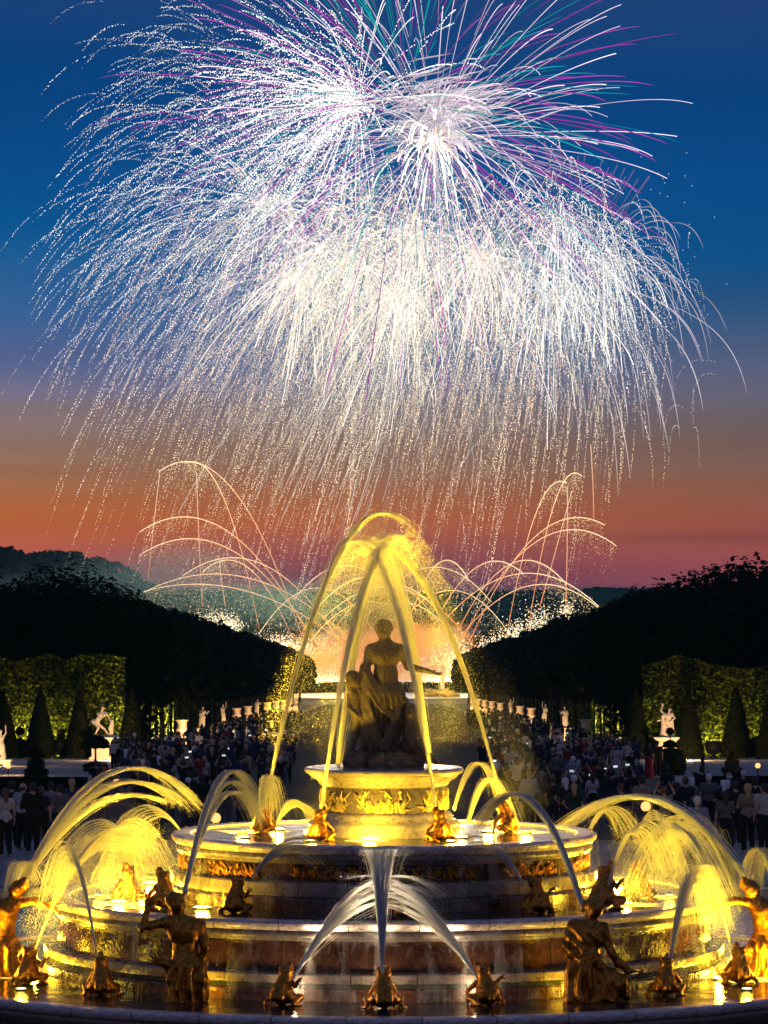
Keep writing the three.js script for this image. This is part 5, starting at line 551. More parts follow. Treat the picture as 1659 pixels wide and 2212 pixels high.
// thin sheets of water sliding over the rims
{
  const sheetA = tex(512, (u, v) => { const a = vnoise(u * 180, v * 2, 180, 161), b = fbm(u, v * 0.15, 24, 4, 163), k = smooth(b, 0.5, 0.72) * (0.35 + 0.65 * a); return 0.42 * k * (0.55 + 0.45 * v); }, false, 1), sheetM = new THREE.MeshPhysicalMaterial({ color: rgb(0.85, 0.85, 0.85), roughness: 0.7, transmission: 0.5, thickness: 0, transparent: true, alphaMap: sheetA });
  const sheet = (pts, label) => { const g = lathe(pts, 128), a = g.attributes.uv; let h = 0; for (let i = 0; i < a.count; i++) h = Math.max(h, a.getY(i)); for (let i = 0; i < a.count; i++) a.setXY(i, a.getX(i) / 4.2, 1 - a.getY(i) / h); const m = mesh('water_sheet', g, sheetM); m.position.z = CZ; tag(m, label, 'water sheet', null, 'stuff'); };
  sheet([[5.405, 1.69], [5.43, 1.62], [5.46, 1.4], [5.52, 1.0], [5.64, 0.53]], 'thin veil of water sliding over the rim of the middle tier');
  sheet([[3.445, 2.67], [3.465, 2.6], [3.48, 2.4], [3.52, 2.1], [3.56, 1.66]], 'thin veil of water sliding over the rim of the upper tier');
}
// ---------- jets of water ----------
const waterM = new THREE.MeshPhysicalMaterial({ color: rgb(0.8, 0.8, 0.78), roughness: 1, transmission: 0.5, thickness: 0, specularIntensity: 0.2 });
// one jet: s and e are [column, row, distance] of its mouth and of where it falls, top the row of its crown; lines: separate thin streams
function jet(label, o) {
  const r = rng(o.seed || Math.round(o.s[0] * 7 + o.s[1])), gs = gaussOf(r), b = new Buf(), s = at(...o.s), e0 = at(...o.e), L = o.lines || 1, n = Math.round((o.n || 26) * (o.s[1] < 1750 && o.top < 1250 ? 1 : 2.2)), P = [];
  for (let l = 0; l < L; l++) {
    const f = L > 1 ? l / (L - 1) : 0, e = e0.clone(); if (o.e2) e.lerp(at(...o.e2), f); const topV = lerp(o.top, o.top2 ?? o.top, f), ya = at(o.s[0], topV, (o.s[2] + o.e[2]) / 2).y;
    for (let i = 0; i < (o.beg ? 0 : n); i++) {
      const core = i < n * Math.max(0.86, o.core ?? 0.6), sp = core ? 0.7 : 1.6 + 1.4 * r(), w = (o.w ?? 0.02), h1 = Math.max(0.02, ya * (1) - s.y) * (1 + gs() * 0.006 * sp * (o.fuzz ?? 1) * (core ? 0.7 : 1)), yt = s.y + h1, h2 = Math.max(0.02, yt - e.y), t1 = Math.sqrt(h1), t2 = Math.sqrt(h2), T = t1 + t2, ox = gs() * w * 0.5, oy = gs() * w * 0.5, oz = gs() * w * 0.5, dx = gs() * (o.spread ?? 0.06) * sp, dz = gs() * (o.spread ?? 0.06) * sp, end = (o.end ?? 0.93) * (core ? 1 : 1.06) - (o.beg ? 0 : 0.3 * r() * r()), beg = o.beg ? o.beg + 0.12 * r() : core ? 0 : r() * r() * 0.5, pts = [], K = 26, cut = Math.min(1, end);
      for (let k = 0; k <= K; k++) { const t = lerp(beg, cut, k / K), q = t * T - t1; pts.push(V(lerp(s.x, e.x + dx, t) + ox * (1 + t * 2.4), yt - q * q + oy * (1 - t * 0.5), lerp(s.z, e.z + dz, t) + oz * (1 + t * 2.4))); }
      const rad = (o.r ?? 0.0045) * (o.top < 1250 ? 1 : 0.62) * (0.7 + 0.6 * r()) * (core ? 1 : 0.62); b.strand(pts, (t) => rad * (1 - 0.55 * t * t), 3);
    }
  }
  // the stream breaks into drops as it falls
  for (let l = 0; l < L; l++) {
    const f = L > 1 ? l / (L - 1) : 0, e = e0.clone(); if (o.e2) e.lerp(at(...o.e2), f); const yt = at(o.s[0], lerp(o.top, o.top2 ?? o.top, f), (o.s[2] + o.e[2]) / 2).y, nd = Math.round((o.drops ?? 420) / Math.sqrt(L) * 1.6);
    for (let i = 0; i < nd; i++) { const t = o.beg ? o.beg + (1.02 - o.beg) * r() : 0.3 + 0.72 * Math.sqrt(r()), t1 = Math.sqrt(Math.max(0.02, yt - s.y)), t2 = Math.sqrt(Math.max(0.02, yt - e.y)), q = t * (t1 + t2) - t1, w = (o.dropSpread ?? o.spread ?? 0.06) * 0.9 * (t - 0.22) + 0.012; b.bead(V(lerp(s.x, e.x, t) + gs() * w, yt - q * q + gs() * w * 0.6 - 0.1 * w, lerp(s.z, e.z, t) + gs() * w), 0.004 + 0.005 * r() * r(), null, r() * 6.3); }
  }
  const m = mesh('water_jet', b.geo(), waterM); tag(m, label, 'water jet', 'jets of the fountain'); return m;
}
// tall jets over the statue
const S = (a, r, y) => { const p = RING(a * DEG, r, y), d = -p.z; return [829.5 + p.x / d * FOCAL, 1270 + (EYE - y) / d * FOCAL, d]; };
jet('tall jet springing from left of the drum over the goddess', { s: [572, 1745, 60], e: [1040, 1560, 60.5], top: 1108, n: 80, w: 0.015, drops: 2200, dropSpread: 0.13, spread: 0.1, r: 0.0036, core: 0.6, end: 0.66, fuzz: 1.2 });
jet('tall slim jet from the frog at the front left of the drum', { s: [694, 1745, 58.3], e: [985, 1560, 61.5], top: 1160, n: 80, w: 0.015, drops: 2200, dropSpread: 0.13, spread: 0.14, r: 0.0034, core: 0.55, end: 0.62, fuzz: 1.6 });
jet('tall jet from the frog at the front right of the drum', { s: [941, 1740, 58.2], e: [640, 1560, 61.5], top: 1170, n: 80, w: 0.015, drops: 2200, dropSpread: 0.13, spread: 0.14, r: 0.0034, core: 0.55, end: 0.62, fuzz: 1.6 });
jet('tall jet springing from right of the drum over the goddess', { s: [1085, 1735, 60.7], e: [590, 1560, 60], top: 1180, n: 80, w: 0.015, drops: 2200, dropSpread: 0.13, spread: 0.1, r: 0.0036, core: 0.6, end: 0.58, fuzz: 1.2 });
jet('faint tall jet behind the goddess on the left', { s: [720, 1740, 61.9], e: [960, 1560, 58.8], top: 1168, n: 80, w: 0.03, drops: 3000, dropSpread: 0.3, spread: 0.2, r: 0.0035, core: 0.45, end: 0.6, fuzz: 2 });
jet('faint tall jet behind the goddess on the right', { s: [940, 1740, 61.9], e: [690, 1560, 58.8], top: 1172, n: 80, w: 0.03, drops: 3000, dropSpread: 0.3, spread: 0.2, r: 0.0035, core: 0.45, end: 0.6, fuzz: 2 });
jet('short bright column beside the left frog of the drum', { s: [565, 1745, 59.6], e: [592, 1800, 59.8], top: 1680, n: 50, w: 0.06, spread: 0.06, r: 0.006 });
// arcs from the gilded figures
jet('great triple arch leaping from the left edge onto the upper tier', { s: [57, 1897, 58.6], e: [446, 1765, 60.6], e2: [366, 1740, 60], top: 1660, top2: 1717, lines: 3, n: 34, w: 0.04, spread: 0.035, r: 0.0075, core: 0.85, end: 0.97, fuzz: 0.4 });
jet('single broad arch leaping from the right edge onto the upper tier', { s: [1613, 1897, 58.6], e: [1219, 1790, 60], top: 1722, n: 70, w: 0.05, spread: 0.03, r: 0.0085, core: 0.9, end: 1, fuzz: 0.3 });
jet('triple arch from the mouth of the left figure onto the upper tier', { s: [398, 1932, 54.8], e: [575, 1812, 57.5], e2: [572, 1815, 57.5], top: 1667, top2: 1712, lines: 3, n: 28, w: 0.028, spread: 0.045, r: 0.006, core: 0.75, fuzz: 0.5 });
jet('single arch from the mouth of the right figure onto the upper tier', { s: [1257, 1953, 54.6], e: [1020, 1812, 57.3], top: 1716, n: 46, w: 0.034, spread: 0.03, r: 0.0075, core: 0.85, end: 1, fuzz: 0.3 });
// front frogs
jet('upright fan from the front frog in the middle of the view', { s: [826, 2100, 53.6], e: [770, 1990, 55.6], e2: [865, 1990, 55.6], top: 1838, top2: 1838, lines: 5, n: 26, w: 0.016, spread: 0.09, r: 0.0045, core: 0.5, end: 0.66, fuzz: 1.4 });
jet('four crossing streams from the frog left of the front frog', { s: [634, 2113, 54.1], e: [1010, 2000, 55.2], e2: [940, 1985, 55.2], top: 1893, top2: 1950, lines: 4, n: 18, w: 0.014, spread: 0.13, r: 0.0048, core: 0.5, fuzz: 0.6, end: 0.86 });
jet('four crossing streams from the frog right of the front frog', { s: [1030, 2110, 54.1], e: [640, 1990, 55.2], e2: [720, 1985, 55.2], top: 1893, top2: 1955, lines: 4, n: 18, w: 0.014, spread: 0.13, r: 0.0048, core: 0.5, fuzz: 0.6, end: 0.72 });
jet('thin streams from the left frog of the middle tier', { s: [545, 1895, 56.6], e: [765, 1925, 57], e2: [730, 1915, 57], top: 1810, top2: 1840, lines: 4, n: 12, w: 0.014, spread: 0.13, r: 0.004, core: 0.45, end: 0.88 });
jet('thin streams from the right frog of the middle tier', { s: [1131, 1912, 56.6], e: [930, 1900, 57], e2: [950, 1900, 57], top: 1806, top2: 1830, lines: 3, n: 12, w: 0.014, spread: 0.13, r: 0.004, core: 0.5, end: 0.8 });
// left sprays
jet('thin streams rising inwards from the second frog on the left', { s: [77, 2050, 56.9], e: [400, 1925, 58.4], e2: [340, 1915, 58.4], top: 1788, top2: 1830, lines: 7, n: 6, w: 0.011, spread: 0.044, r: 0.0062, drops: 900, dropSpread: 0.2, core: 0.5, end: 0.86 });
jet('sheaf of streams from the frog left of the raised hand', { s: [209, 2066, 55.5], e: [70, 2035, 57], e2: [115, 2030, 57], top: 1818, top2: 1870, lines: 6, n: 6, w: 0.011, spread: 0.053, r: 0.0062, drops: 900, dropSpread: 0.24, core: 0.4, end: 0.92, fuzz: 1.5 });
jet('thick white column over the outward facing frog on the left', { s: [266, 1890, 58.5], e: [282, 1935, 58.6], top: 1797, n: 80, w: 0.07, spread: 0.08, r: 0.006 });
jet('broad veil falling from the left end of the upper tier', { s: [398, 1810, 60.6], e: [185, 1915, 60.4], e2: [255, 1900, 59.6], top: 1740, top2: 1762, lines: 6, n: 6, w: 0.011, spread: 0.048, r: 0.0062, drops: 900, dropSpread: 0.22, core: 0.4 });
jet('rounded veil of fine streams at the far left of the middle tier', { s: [300, 1850, 61.2], e: [70, 1985, 60], e2: [110, 1985, 59.5], top: 1772, top2: 1795, lines: 6, n: 6, w: 0.011, spread: 0.062, r: 0.0062, drops: 900, dropSpread: 0.28, core: 0.35, end: 0.97 });
jet('rounded veil of fine streams left of the upper tier', { s: [196, 1905, 60], e: [395, 1935, 59.4], e2: [345, 1935, 59], top: 1768, top2: 1800, lines: 6, n: 6, w: 0.011, spread: 0.055, r: 0.0062, drops: 900, dropSpread: 0.25, core: 0.4, end: 0.97 });
jet('streams rising steeply at the left between the frogs', { s: [197, 1907, 59], e: [320, 1930, 59.5], e2: [290, 1930, 59], top: 1790, top2: 1830, lines: 6, n: 6, w: 0.011, spread: 0.022, r: 0.0062, drops: 900, dropSpread: 0.1 });
jet('thick stream bending at the left edge of the view', { s: [3, 2035, 58.3], e: [78, 1945, 58.8], top: 1864, n: 50, w: 0.05, spread: 0.1, r: 0.005, end: 0.9 });
// right sprays
jet('sheaf of streams from the tall frog behind the right figure', { s: [1314, 1913, 57.2], e: [1420, 1935, 57.6], e2: [1480, 1915, 58.6], top: 1800, top2: 1778, lines: 7, n: 6, w: 0.011, spread: 0.018, r: 0.0062, drops: 900, dropSpread: 0.08, core: 0.6, end: 0.98 });
jet('streams leaping from the right end of the upper tier', { s: [1266, 1810, 60.6], e: [1340, 1815, 60.6], e2: [1400, 1830, 60.6], top: 1752, top2: 1742, lines: 6, n: 6, w: 0.011, spread: 0.018, r: 0.0062, drops: 900, dropSpread: 0.08, core: 0.6, end: 1 });
jet('streams crossing behind the bright right frog', { s: [1378, 1800, 61.4], e: [1470, 1905, 60.5], e2: [1500, 1925, 60], top: 1752, top2: 1770, lines: 6, n: 6, w: 0.011, spread: 0.026, r: 0.0062, drops: 900, dropSpread: 0.12, core: 0.5, end: 1 });
jet('tall streams rising inwards at the right of the middle tier', { s: [1600, 1967, 58.6], e: [1400, 1880, 59.6], e2: [1455, 1900, 59.6], top: 1763, top2: 1790, lines: 3, n: 34, w: 0.022, spread: 0.2, r: 0.0045, core: 0.5, end: 0.9 });
jet('broad veil from the misty frog near the right edge', { s: [1580, 2050, 57], e: [1330, 1975, 58.2], e2: [1395, 1980, 58.2], top: 1778, top2: 1800, lines: 6, n: 6, w: 0.011, spread: 0.066, r: 0.0062, drops: 900, dropSpread: 0.3, core: 0.4, end: 0.95 });
jet('soft streams from the frog right of the draped figure', { s: [1448, 2070, 55.5], e: [1575, 2045, 57], e2: [1535, 2040, 57], top: 1870, top2: 1905, lines: 3, n: 34, w: 0.02, spread: 0.22, r: 0.0035, core: 0.4, end: 0.95 });
jet('rounded veil of fine streams at the far right of the middle tier', { s: [1370, 1850, 61.2], e: [1600, 1985, 60], e2: [1560, 1985, 59.5], top: 1775, top2: 1795, lines: 6, n: 6, w: 0.011, spread: 0.057, r: 0.0062, drops: 900, dropSpread: 0.26, core: 0.35, end: 0.97 });
jet('row of thin arcs at the right edge of the view', { s: [1680, 1975, 59], e: [1585, 1965, 59.6], e2: [1640, 1965, 59.6], top: 1832, top2: 1836, lines: 7, n: 6, w: 0.011, spread: 0.011, r: 0.0062, drops: 900, dropSpread: 0.05, core: 0.7, end: 0.96 });
// behind the drum
jet('cluster of small arcs behind the left of the drum', { s: [597, 1780, 61.6], e: [668, 1772, 61.6], e2: [690, 1780, 61.6], top: 1728, top2: 1740, lines: 5, n: 12, w: 0.015, spread: 0.05, r: 0.0045, end: 1 });
jet('slim high arc behind the right of the drum', { s: [982, 1748, 62], e: [1090, 1760, 62], top: 1648, n: 24, w: 0.025, spread: 0.06, r: 0.0045, end: 0.95 });
jet('brighter low arc right of the drum', { s: [1012, 1775, 61], e: [1106, 1775, 61], top: 1683, n: 34, w: 0.03, spread: 0.06, r: 0.005, end: 1 });
// fine spray hanging in the air
function mist(label, n, seed, place, size) { const r = rng(seed), gs = gaussOf(r), g = new THREE.TetrahedronGeometry(1), m = new THREE.InstancedMesh(g, waterM, n), T = new THREE.Matrix4(), Q = new THREE.Quaternion(), Sc = V(), P = V(); for (let i = 0; i < n; i++) { place(P, r, gs); const s = size * (0.5 + r()); T.compose(P, Q.set(r() - 0.5, r() - 0.5, r() - 0.5, r()).normalize(), Sc.set(s, s, s)); m.setMatrixAt(i, T); } m.name = 'mist'; m.instanceMatrix.needsUpdate = true; tag(m, label, 'mist', null, 'stuff'); }
mist('golden mist hanging round the goddess between the tall jets', 190000, 801, (P, r, gs) => { const y = lerp(3.0, 7.5, Math.pow(r(), 1.5)), R = lerp(1.5, 0.22, smooth(y, 3.0, 7.4)), a = r() * 6.283, q = R * Math.sqrt(r()) * (0.85 + 0.25 * gs() * 0.4); P.set(Math.cos(a) * q, y, CZ + Math.sin(a) * q - 0.5); }, 0.0017);
mist('dense spray where the tall jets meet above the goddess', 50000, 805, (P, r, gs) => { const d = Math.abs(gs()) * 0.9, y = 7.3 - d + gs() * 0.16, w = 0.1 + 0.2 * d; P.set(gs() * w - 0.1 + 0.1 * d, y, CZ + gs() * 0.35); }, 0.0035);
mist('golden spray drifting over the left basins', 36000, 802, (P, r, gs) => { const a = (74 + gs() * 16) * DEG, R = 4.9 + gs() * 0.75, b = R < 5.3 ? 1.65 : 0.52; P.copy(RING(a, R, b + Math.abs(gs()) * 0.45)); }, 0.0038);
mist('golden spray drifting over the right basins', 36000, 803, (P, r, gs) => { const a = -(72 + gs() * 16) * DEG, R = 4.9 + gs() * 0.75, b = R < 5.3 ? 1.65 : 0.52; P.copy(RING(a, R, b + Math.abs(gs()) * 0.45)); }, 0.0038);

for (const [side, u0, v0, u1, v1, n] of [['right', 1070, 1440, 1140, 1745, 60000]]) mist(`soft falling veil of gold drops ${side} of the goddess`, n, 810 + u0, (P, r, gs) => { const t = Math.sqrt(r()), a = at(lerp(u0, u1, Math.pow(t, 1.3)), lerp(v0, v1, t), 62.8); P.set(a.x + gs() * (0.12 + 0.1 * t), a.y + gs() * 0.25, a.z + gs() * 0.3); }, 0.001);
// ---------- fireworks over the canal ----------
const FX = 1120, fireM = new THREE.MeshBasicMaterial({ vertexColors: true }); // burning sparks give off their own light
const UM = FX / FOCAL; // metres to one column at that distance
function trail(p, v, drag, T, n, wind = 0, grav = 9.8) { const out = [], dt = T / n, sub = 3; const P = p.clone(), U = v.clone(); for (let i = 0; i <= n; i++) { out.push(P.clone()); for (let k = 0; k < sub; k++) { const h = dt / sub; U.x += (wind - U.x) * drag * h; U.y += (-grav - U.y * drag) * h; U.z -= U.z * drag * h; P.addScaledVector(U, h); } } return out; }
const dir = (r, gs, bias) => { const d = V(gs(), gs(), gs()).normalize(); if (bias) d.add(bias).normalize(); return d; };
const mul = (c, k) => [c[0] * k, c[1] * k, c[2] * k];
const WHITE = [1, 0.93, 0.8], LAV = [1, 0.8, 0.92], MAG = [0.66, 0.04, 0.58], TEAL = [0.01, 0.46, 0.48], GOLDF = [1, 0.72, 0.36], PALE = [1, 0.97, 0.9], PURP = [0.45, 0.32, 0.7];
function streaks(b, o) { // continuous burning trails
  const r = rng(o.seed), gs = gaussOf(r), c = at(o.c[0], o.c[1], FX);
  for (let i = 0; i < o.n; i++) { const d = dir(r, gs, o.bias), sp = lerp(o.v[0], o.v[1], r()), pts = trail(c.clone().addScaledVector(d, (o.r0 || 0) * (0.6 + 0.8 * r())), d.multiplyScalar(sp), o.drag, o.T * (0.75 + 0.4 * r()), 22, o.wind || 0, o.g ?? 9.8), cut = o.skip ? Math.floor(22 * o.skip * r()) : 0, w = (o.w || 0.13) * (0.6 + 0.8 * r()), k = (o.k || 1.4) * (0.55 + 0.8 * r()); b.strand(pts.slice(cut), (t) => w * (o.taper ? Math.sin(3.1 * (0.12 + 0.86 * t)) : 1 - 0.7 * Math.pow(Math.abs(t - (o.head ?? 0.7)), 1.5)), 3, (t) => mul(o.color, k * (o.fade ? 1 - 0.75 * t : 0.6 + 0.6 * t))); }
}
function glitter(b, o) { // strings of separate sparks
  const r = rng(o.seed), gs = gaussOf(r), c = at(o.c[0], o.c[1], FX);
  for (let i = 0; i < o.n; i++) { const d = dir(r, gs, o.bias), sp = lerp(o.v[0], o.v[1], Math.sqrt(r())), n = o.beads || 60, p0 = c.clone().add(V(gs() * (o.jit || 3), gs() * (o.jit || 3), gs() * 6)), pts = trail(p0, d.multiplyScalar(sp), o.drag, o.T * (0.6 + 0.5 * r()), n, o.wind || 0, o.g ?? 9.8), k0 = (o.k || 1.3) * (0.6 + 0.7 * r()), from = Math.floor(n * (o.skip || 0) * r()), w = o.w || 0.2, tint = o.tint ? r() : 0;
    for (let j = from; j < pts.length; j++) { if (r() < 0.22) continue; const q = j / n, s = w * (0.6 + 0.8 * r()) * (q > 0.85 ? 1.25 - (q - 0.85) * 5 : 1); if (s < 0.05) continue; const col = o.warm ? [1, lerp(0.95, 0.72, q), lerp(0.86, 0.42, q)] : o.color || PALE; b.bead(V(pts[j].x + gs() * 0.1, pts[j].y + gs() * 0.1, pts[j].z), s, mul(col, k0 * (q > 0.8 ? 1.15 : 1)), r() * 6.3); } }
}
function burst(label, build, light) { const b = new Buf(); build(b); const g = grp('firework_burst'); const m = mesh('burning_sparks', b.geo(), fireM, g); m.userData.kind = 'stuff'; tag(g, label, 'firework'); if (light) { const l = pointLight(rgb(...light[2]), light[3], 0, 0, 0, 900, 'firework_glow'); l.position.copy(at(light[0], light[1], FX)); g.add(l); } }
burst('pale lavender firework burst with long straight rays, top right of centre', (b) => {
  streaks(b, { seed: 1, c: [940, 298], n: 150, v: [44, 86], drag: 0.85, T: 1.9, r0: 9, w: 0.12, k: 1.4, color: LAV, skip: 0.3, g: 6 });
  streaks(b, { seed: 2, c: [940, 298], n: 90, v: [30, 66], drag: 0.95, T: 1.9, r0: 3, w: 0.1, k: 1.3, color: LAV, g: 12 });
  streaks(b, { seed: 3, c: [940, 300], n: 60, v: [6, 30], drag: 1.2, T: 1.8, w: 0.2, k: 2.2, color: WHITE });
  streaks(b, { seed: 4, c: [940, 260], n: 120, v: [10, 32], drag: 1.2, T: 1.6, w: 0.26, k: 0.9, color: [1, 0.88, 0.94], bias: V(0.2, 0.5, 0), taper: true });
  const r = rng(6), gs = gaussOf(r); for (let i = 0; i < 110; i++) { const u = 955 + gs() * 62, v = 232 + gs() * 34, L = 26 + 70 * r(), q = -0.12 - 0.35 * r(), c = 0.55 + 0.5 * r(); b.strand([at(u - L, v - q * L, FX + gs() * 8), at(u - L * 0.3, v + gs() * 4, FX), at(u + L * 0.4, v + q * L * 0.3 + gs() * 4, FX), at(u + L, v + q * L, FX)], (t) => 0.04 + 0.26 * Math.sin(3.14 * t), 3, (t) => mul([1, 0.86, 0.97], c * (0.4 + 0.6 * Math.sin(3.14 * t)))); }
  for (let i = 0; i < 40; i++) { const d = V(gs(), gs(), gs()).normalize(), c = at(940, 302, FX), L = 2 + 5 * r(); b.strand([c.clone(), c.clone().addScaledVector(d, L * 0.5), c.clone().addScaledVector(d, L)], (t) => 0.4 * (1 - 0.8 * t), 4, (t) => [3, 2.3 - t, 1.7 - t]); }
}, [940, 290, [1, 0.9, 0.95], 12000]);
burst('magenta and teal firework burst with thin straight rays behind the lavender one', (b) => {
  streaks(b, { seed: 11, c: [880, 230], n: 190, v: [50, 92], drag: 0.9, T: 2.2, r0: 12, w: 0.13, k: 1.0, color: MAG, g: 4, taper: true, skip: 0.4 });
  streaks(b, { seed: 12, c: [880, 230], n: 180, v: [40, 84], drag: 0.9, T: 2.0, r0: 10, w: 0.13, k: 1.0, color: TEAL, g: 4, taper: true, skip: 0.4 });
}, [880, 200, [0.6, 0.5, 0.9], 4000]);
burst('white glitter firework spreading left from the upper centre', (b) => {
  glitter(b, { seed: 21, c: [765, 232], n: 270, v: [12, 72], drag: 1.1, T: 2.0, beads: 56, bias: V(-0.75, 0.1, 0), k: 2.4, w: 0.19, wind: -3 });
  glitter(b, { seed: 22, c: [745, 232], n: 40, v: [46, 86], drag: 0.95, T: 2.9, beads: 80, bias: V(-1.25, 0.35, 0), k: 1.2, w: 0.19, skip: 0.6, wind: -4 });
  glitter(b, { seed: 24, c: [560, 170], n: 34, v: [34, 66], drag: 0.9, T: 3, beads: 70, bias: V(-1.2, 0.5, 0), k: 1.2, w: 0.18, skip: 0.6, wind: -4 });
  streaks(b, { seed: 23, c: [770, 225], n: 70, v: [20, 60], drag: 1.1, T: 1.4, w: 0.14, k: 1.6, color: PALE, bias: V(-0.5, 0.1, 0) });
}, [740, 230, [1, 0.97, 0.9], 8000]);
burst('long dotted golden white trails arching far to the left', (b) => {
  glitter(b, { seed: 31, c: [640, 360], n: 52, v: [36, 76], drag: 0.95, T: 3.6, beads: 95, bias: V(-1.3, 0.55, 0), k: 1.2, w: 0.2, skip: 0.6, wind: -4, g: 10 });
  glitter(b, { seed: 32, c: [600, 520], n: 76, v: [30, 68], drag: 0.95, T: 4.2, beads: 100, bias: V(-1.1, 0.3, 0), k: 1.2, w: 0.19, skip: 0.4, wind: -4, g: 10 });
});
burst('white firework burst of tangled glitter left of centre', (b) => {
  glitter(b, { seed: 41, c: [575, 440], n: 210, v: [10, 70], drag: 1.0, T: 3.0, beads: 64, k: 1.6, w: 0.18, wind: -5 });
  streaks(b, { seed: 42, c: [575, 440], n: 90, v: [10, 62], drag: 1.1, T: 1.5, w: 0.085, k: 1.2, color: PALE });
  streaks(b, { seed: 43, c: [620, 470], n: 26, v: [40, 72], drag: 1.0, T: 2.4, w: 0.14, k: 0.7, color: PURP, bias: V(-1, 0.2, 0), taper: true });
});
burst('broad white firework canopy of curling sparks across the centre', (b) => {
  for (const [i, c] of [[0, [760, 560]], [1, [900, 520]], [2, [1040, 560]], [3, [650, 590]], [4, [860, 640]]]) { streaks(b, { seed: 50 + i, c, n: 150, v: [8, 48], drag: 1.1, T: 1.6, w: 0.09, k: 1.3, color: WHITE, g: 13, wind: -3 }); glitter(b, { seed: 60 + i, c, n: 210, v: [10, 58], drag: 1.0, T: 3.4, beads: 70, k: 1.5, w: 0.165, warm: true, wind: -5 }); }
}, [860, 590, [1, 0.95, 0.84], 18000]);
burst('white firework burst of hooked sparks on the right', (b) => {
  for (const [i, c] of [[0, [1210, 470]], [1, [1190, 630]], [2, [1300, 560]]]) { streaks(b, { seed: 70 + i, c, n: 80, v: [6, 44], drag: 1.2, T: 1.8, w: 0.09, k: 1.3, color: PALE, g: 15, skip: 0.3 }); glitter(b, { seed: 80 + i, c, n: 120, v: [8, 38], drag: 1.1, T: 3.4, beads: 66, k: 1.35, w: 0.165, wind: 1 }); }
  streaks(b, { seed: 90, c: [1230, 610], n: 46, v: [28, 52], drag: 1.0, T: 3.0, r0: 6, w: 0.12, k: 0.8, color: [1, 0.85, 0.92], bias: V(0.9, 0.15, 0), g: 13, skip: 0.5, taper: true });
});
burst('faint violet brush strokes of a fading firework at upper right', (b) => { const r = rng(95); for (let i = 0; i < 18; i++) { const u = 1170 + 240 * r(), v = 290 + (u - 1170) * 0.35 + 30 * r(), q = (u - 1230) * 0.5; b.strand([at(u, v, FX), at(u - q * 0.5, v + 60, FX), at(u - q * 0.9, v + 110 + 30 * r(), FX)], (t) => 0.22 * (1 - 0.75 * t), 3, (t) => mul(PURP, 0.4 * (1 - 0.6 * t))); } });
burst('golden white willow firework raining down over the whole middle', (b) => {
  glitter(b, { seed: 101, c: [560, 620], n: 190, v: [8, 54], drag: 0.85, T: 5.0, beads: 105, k: 1.5, w: 0.17, warm: true, wind: -4.5, g: 12, skip: 0.5, jit: 12 });
  glitter(b, { seed: 102, c: [760, 650], n: 210, v: [8, 48], drag: 0.85, T: 5.4, beads: 105, k: 1.6, w: 0.17, warm: true, wind: -4, g: 12, skip: 0.5, jit: 16 });
  glitter(b, { seed: 103, c: [960, 650], n: 190, v: [8, 46], drag: 0.85, T: 5.0, beads: 105, k: 1.6, w: 0.17, warm: true, wind: -3.5, g: 12, skip: 0.5, jit: 16 });
  glitter(b, { seed: 104, c: [1170, 650], n: 170, v: [8, 34], drag: 0.9, T: 4.6, beads: 100, k: 1.5, w: 0.17, warm: true, wind: -2, g: 12, skip: 0.5, jit: 12 });
  streaks(b, { seed: 105, c: [800, 680], n: 150, v: [8, 56], drag: 0.9, T: 3.6, w: 0.06, k: 0.7, color: WHITE, g: 12, wind: -6, skip: 0.5 });
}, [860, 800, [1, 0.86, 0.66], 18000]);
burst('scattered stray sparks at the right edge of the fireworks', (b) => { const r = rng(111), gs = gaussOf(r); for (let i = 0; i < 60; i++) b.bead(at(1420 + gs() * 60, 330 + 500 * r(), FX), 0.22, mul(PALE, 0.9), r() * 6); for (let i = 0; i < 16; i++) { const u = 1380 + 190 * r(), v = 440 + 500 * r(), pts = trail(at(u, v, FX), V(6 * gs(), 4, 0), 1, 2.4, 26); for (const p of pts) if (r() < 0.7) b.bead(p, 0.19, mul(PALE, 0.9), r() * 6); } });
// comets fanning up from the canal: mouth, crown and end of each trail in the photograph
const comet = (b, s, top, e, r, gs, w = 0.13) => { const S0 = at(s[0], s[1], FX), E = at(e[0], e[1], FX), ya = at(s[0], top, FX).y, h1 = Math.max(0.5, ya - S0.y), h2 = Math.max(0.2, ya - E.y), t1 = Math.sqrt(h1), t2 = Math.sqrt(h2), p = []; for (let k = 0; k <= 34; k++) { const t = k / 34, q = t * (t1 + t2) - t1; p.push(V(lerp(S0.x, E.x, t), ya - q * q, S0.z + 4 * t)); } b.strand(p, (t) => w * (0.7 + 0.9 * t - 0.9 * t * t * t * t), 3, (t) => [2.0 * (0.5 + 0.6 * t), 2.0 * lerp(0.34, 0.74, t) * (0.5 + 0.6 * t), 2.0 * lerp(0.1, 0.42, t) * (0.5 + 0.6 * t)]); for (let i = 0; i < 240; i++) { const t = 0.45 + 0.55 * Math.sqrt(r()), q = p[Math.min(34, Math.floor(t * 34))]; b.bead(V(q.x + gs() * 0.8, q.y - Math.abs(gs()) * (1 + 6 * t * r()), q.z), 0.12 + 0.08 * r(), mul(GOLDF, 1.1), r() * 6); } };
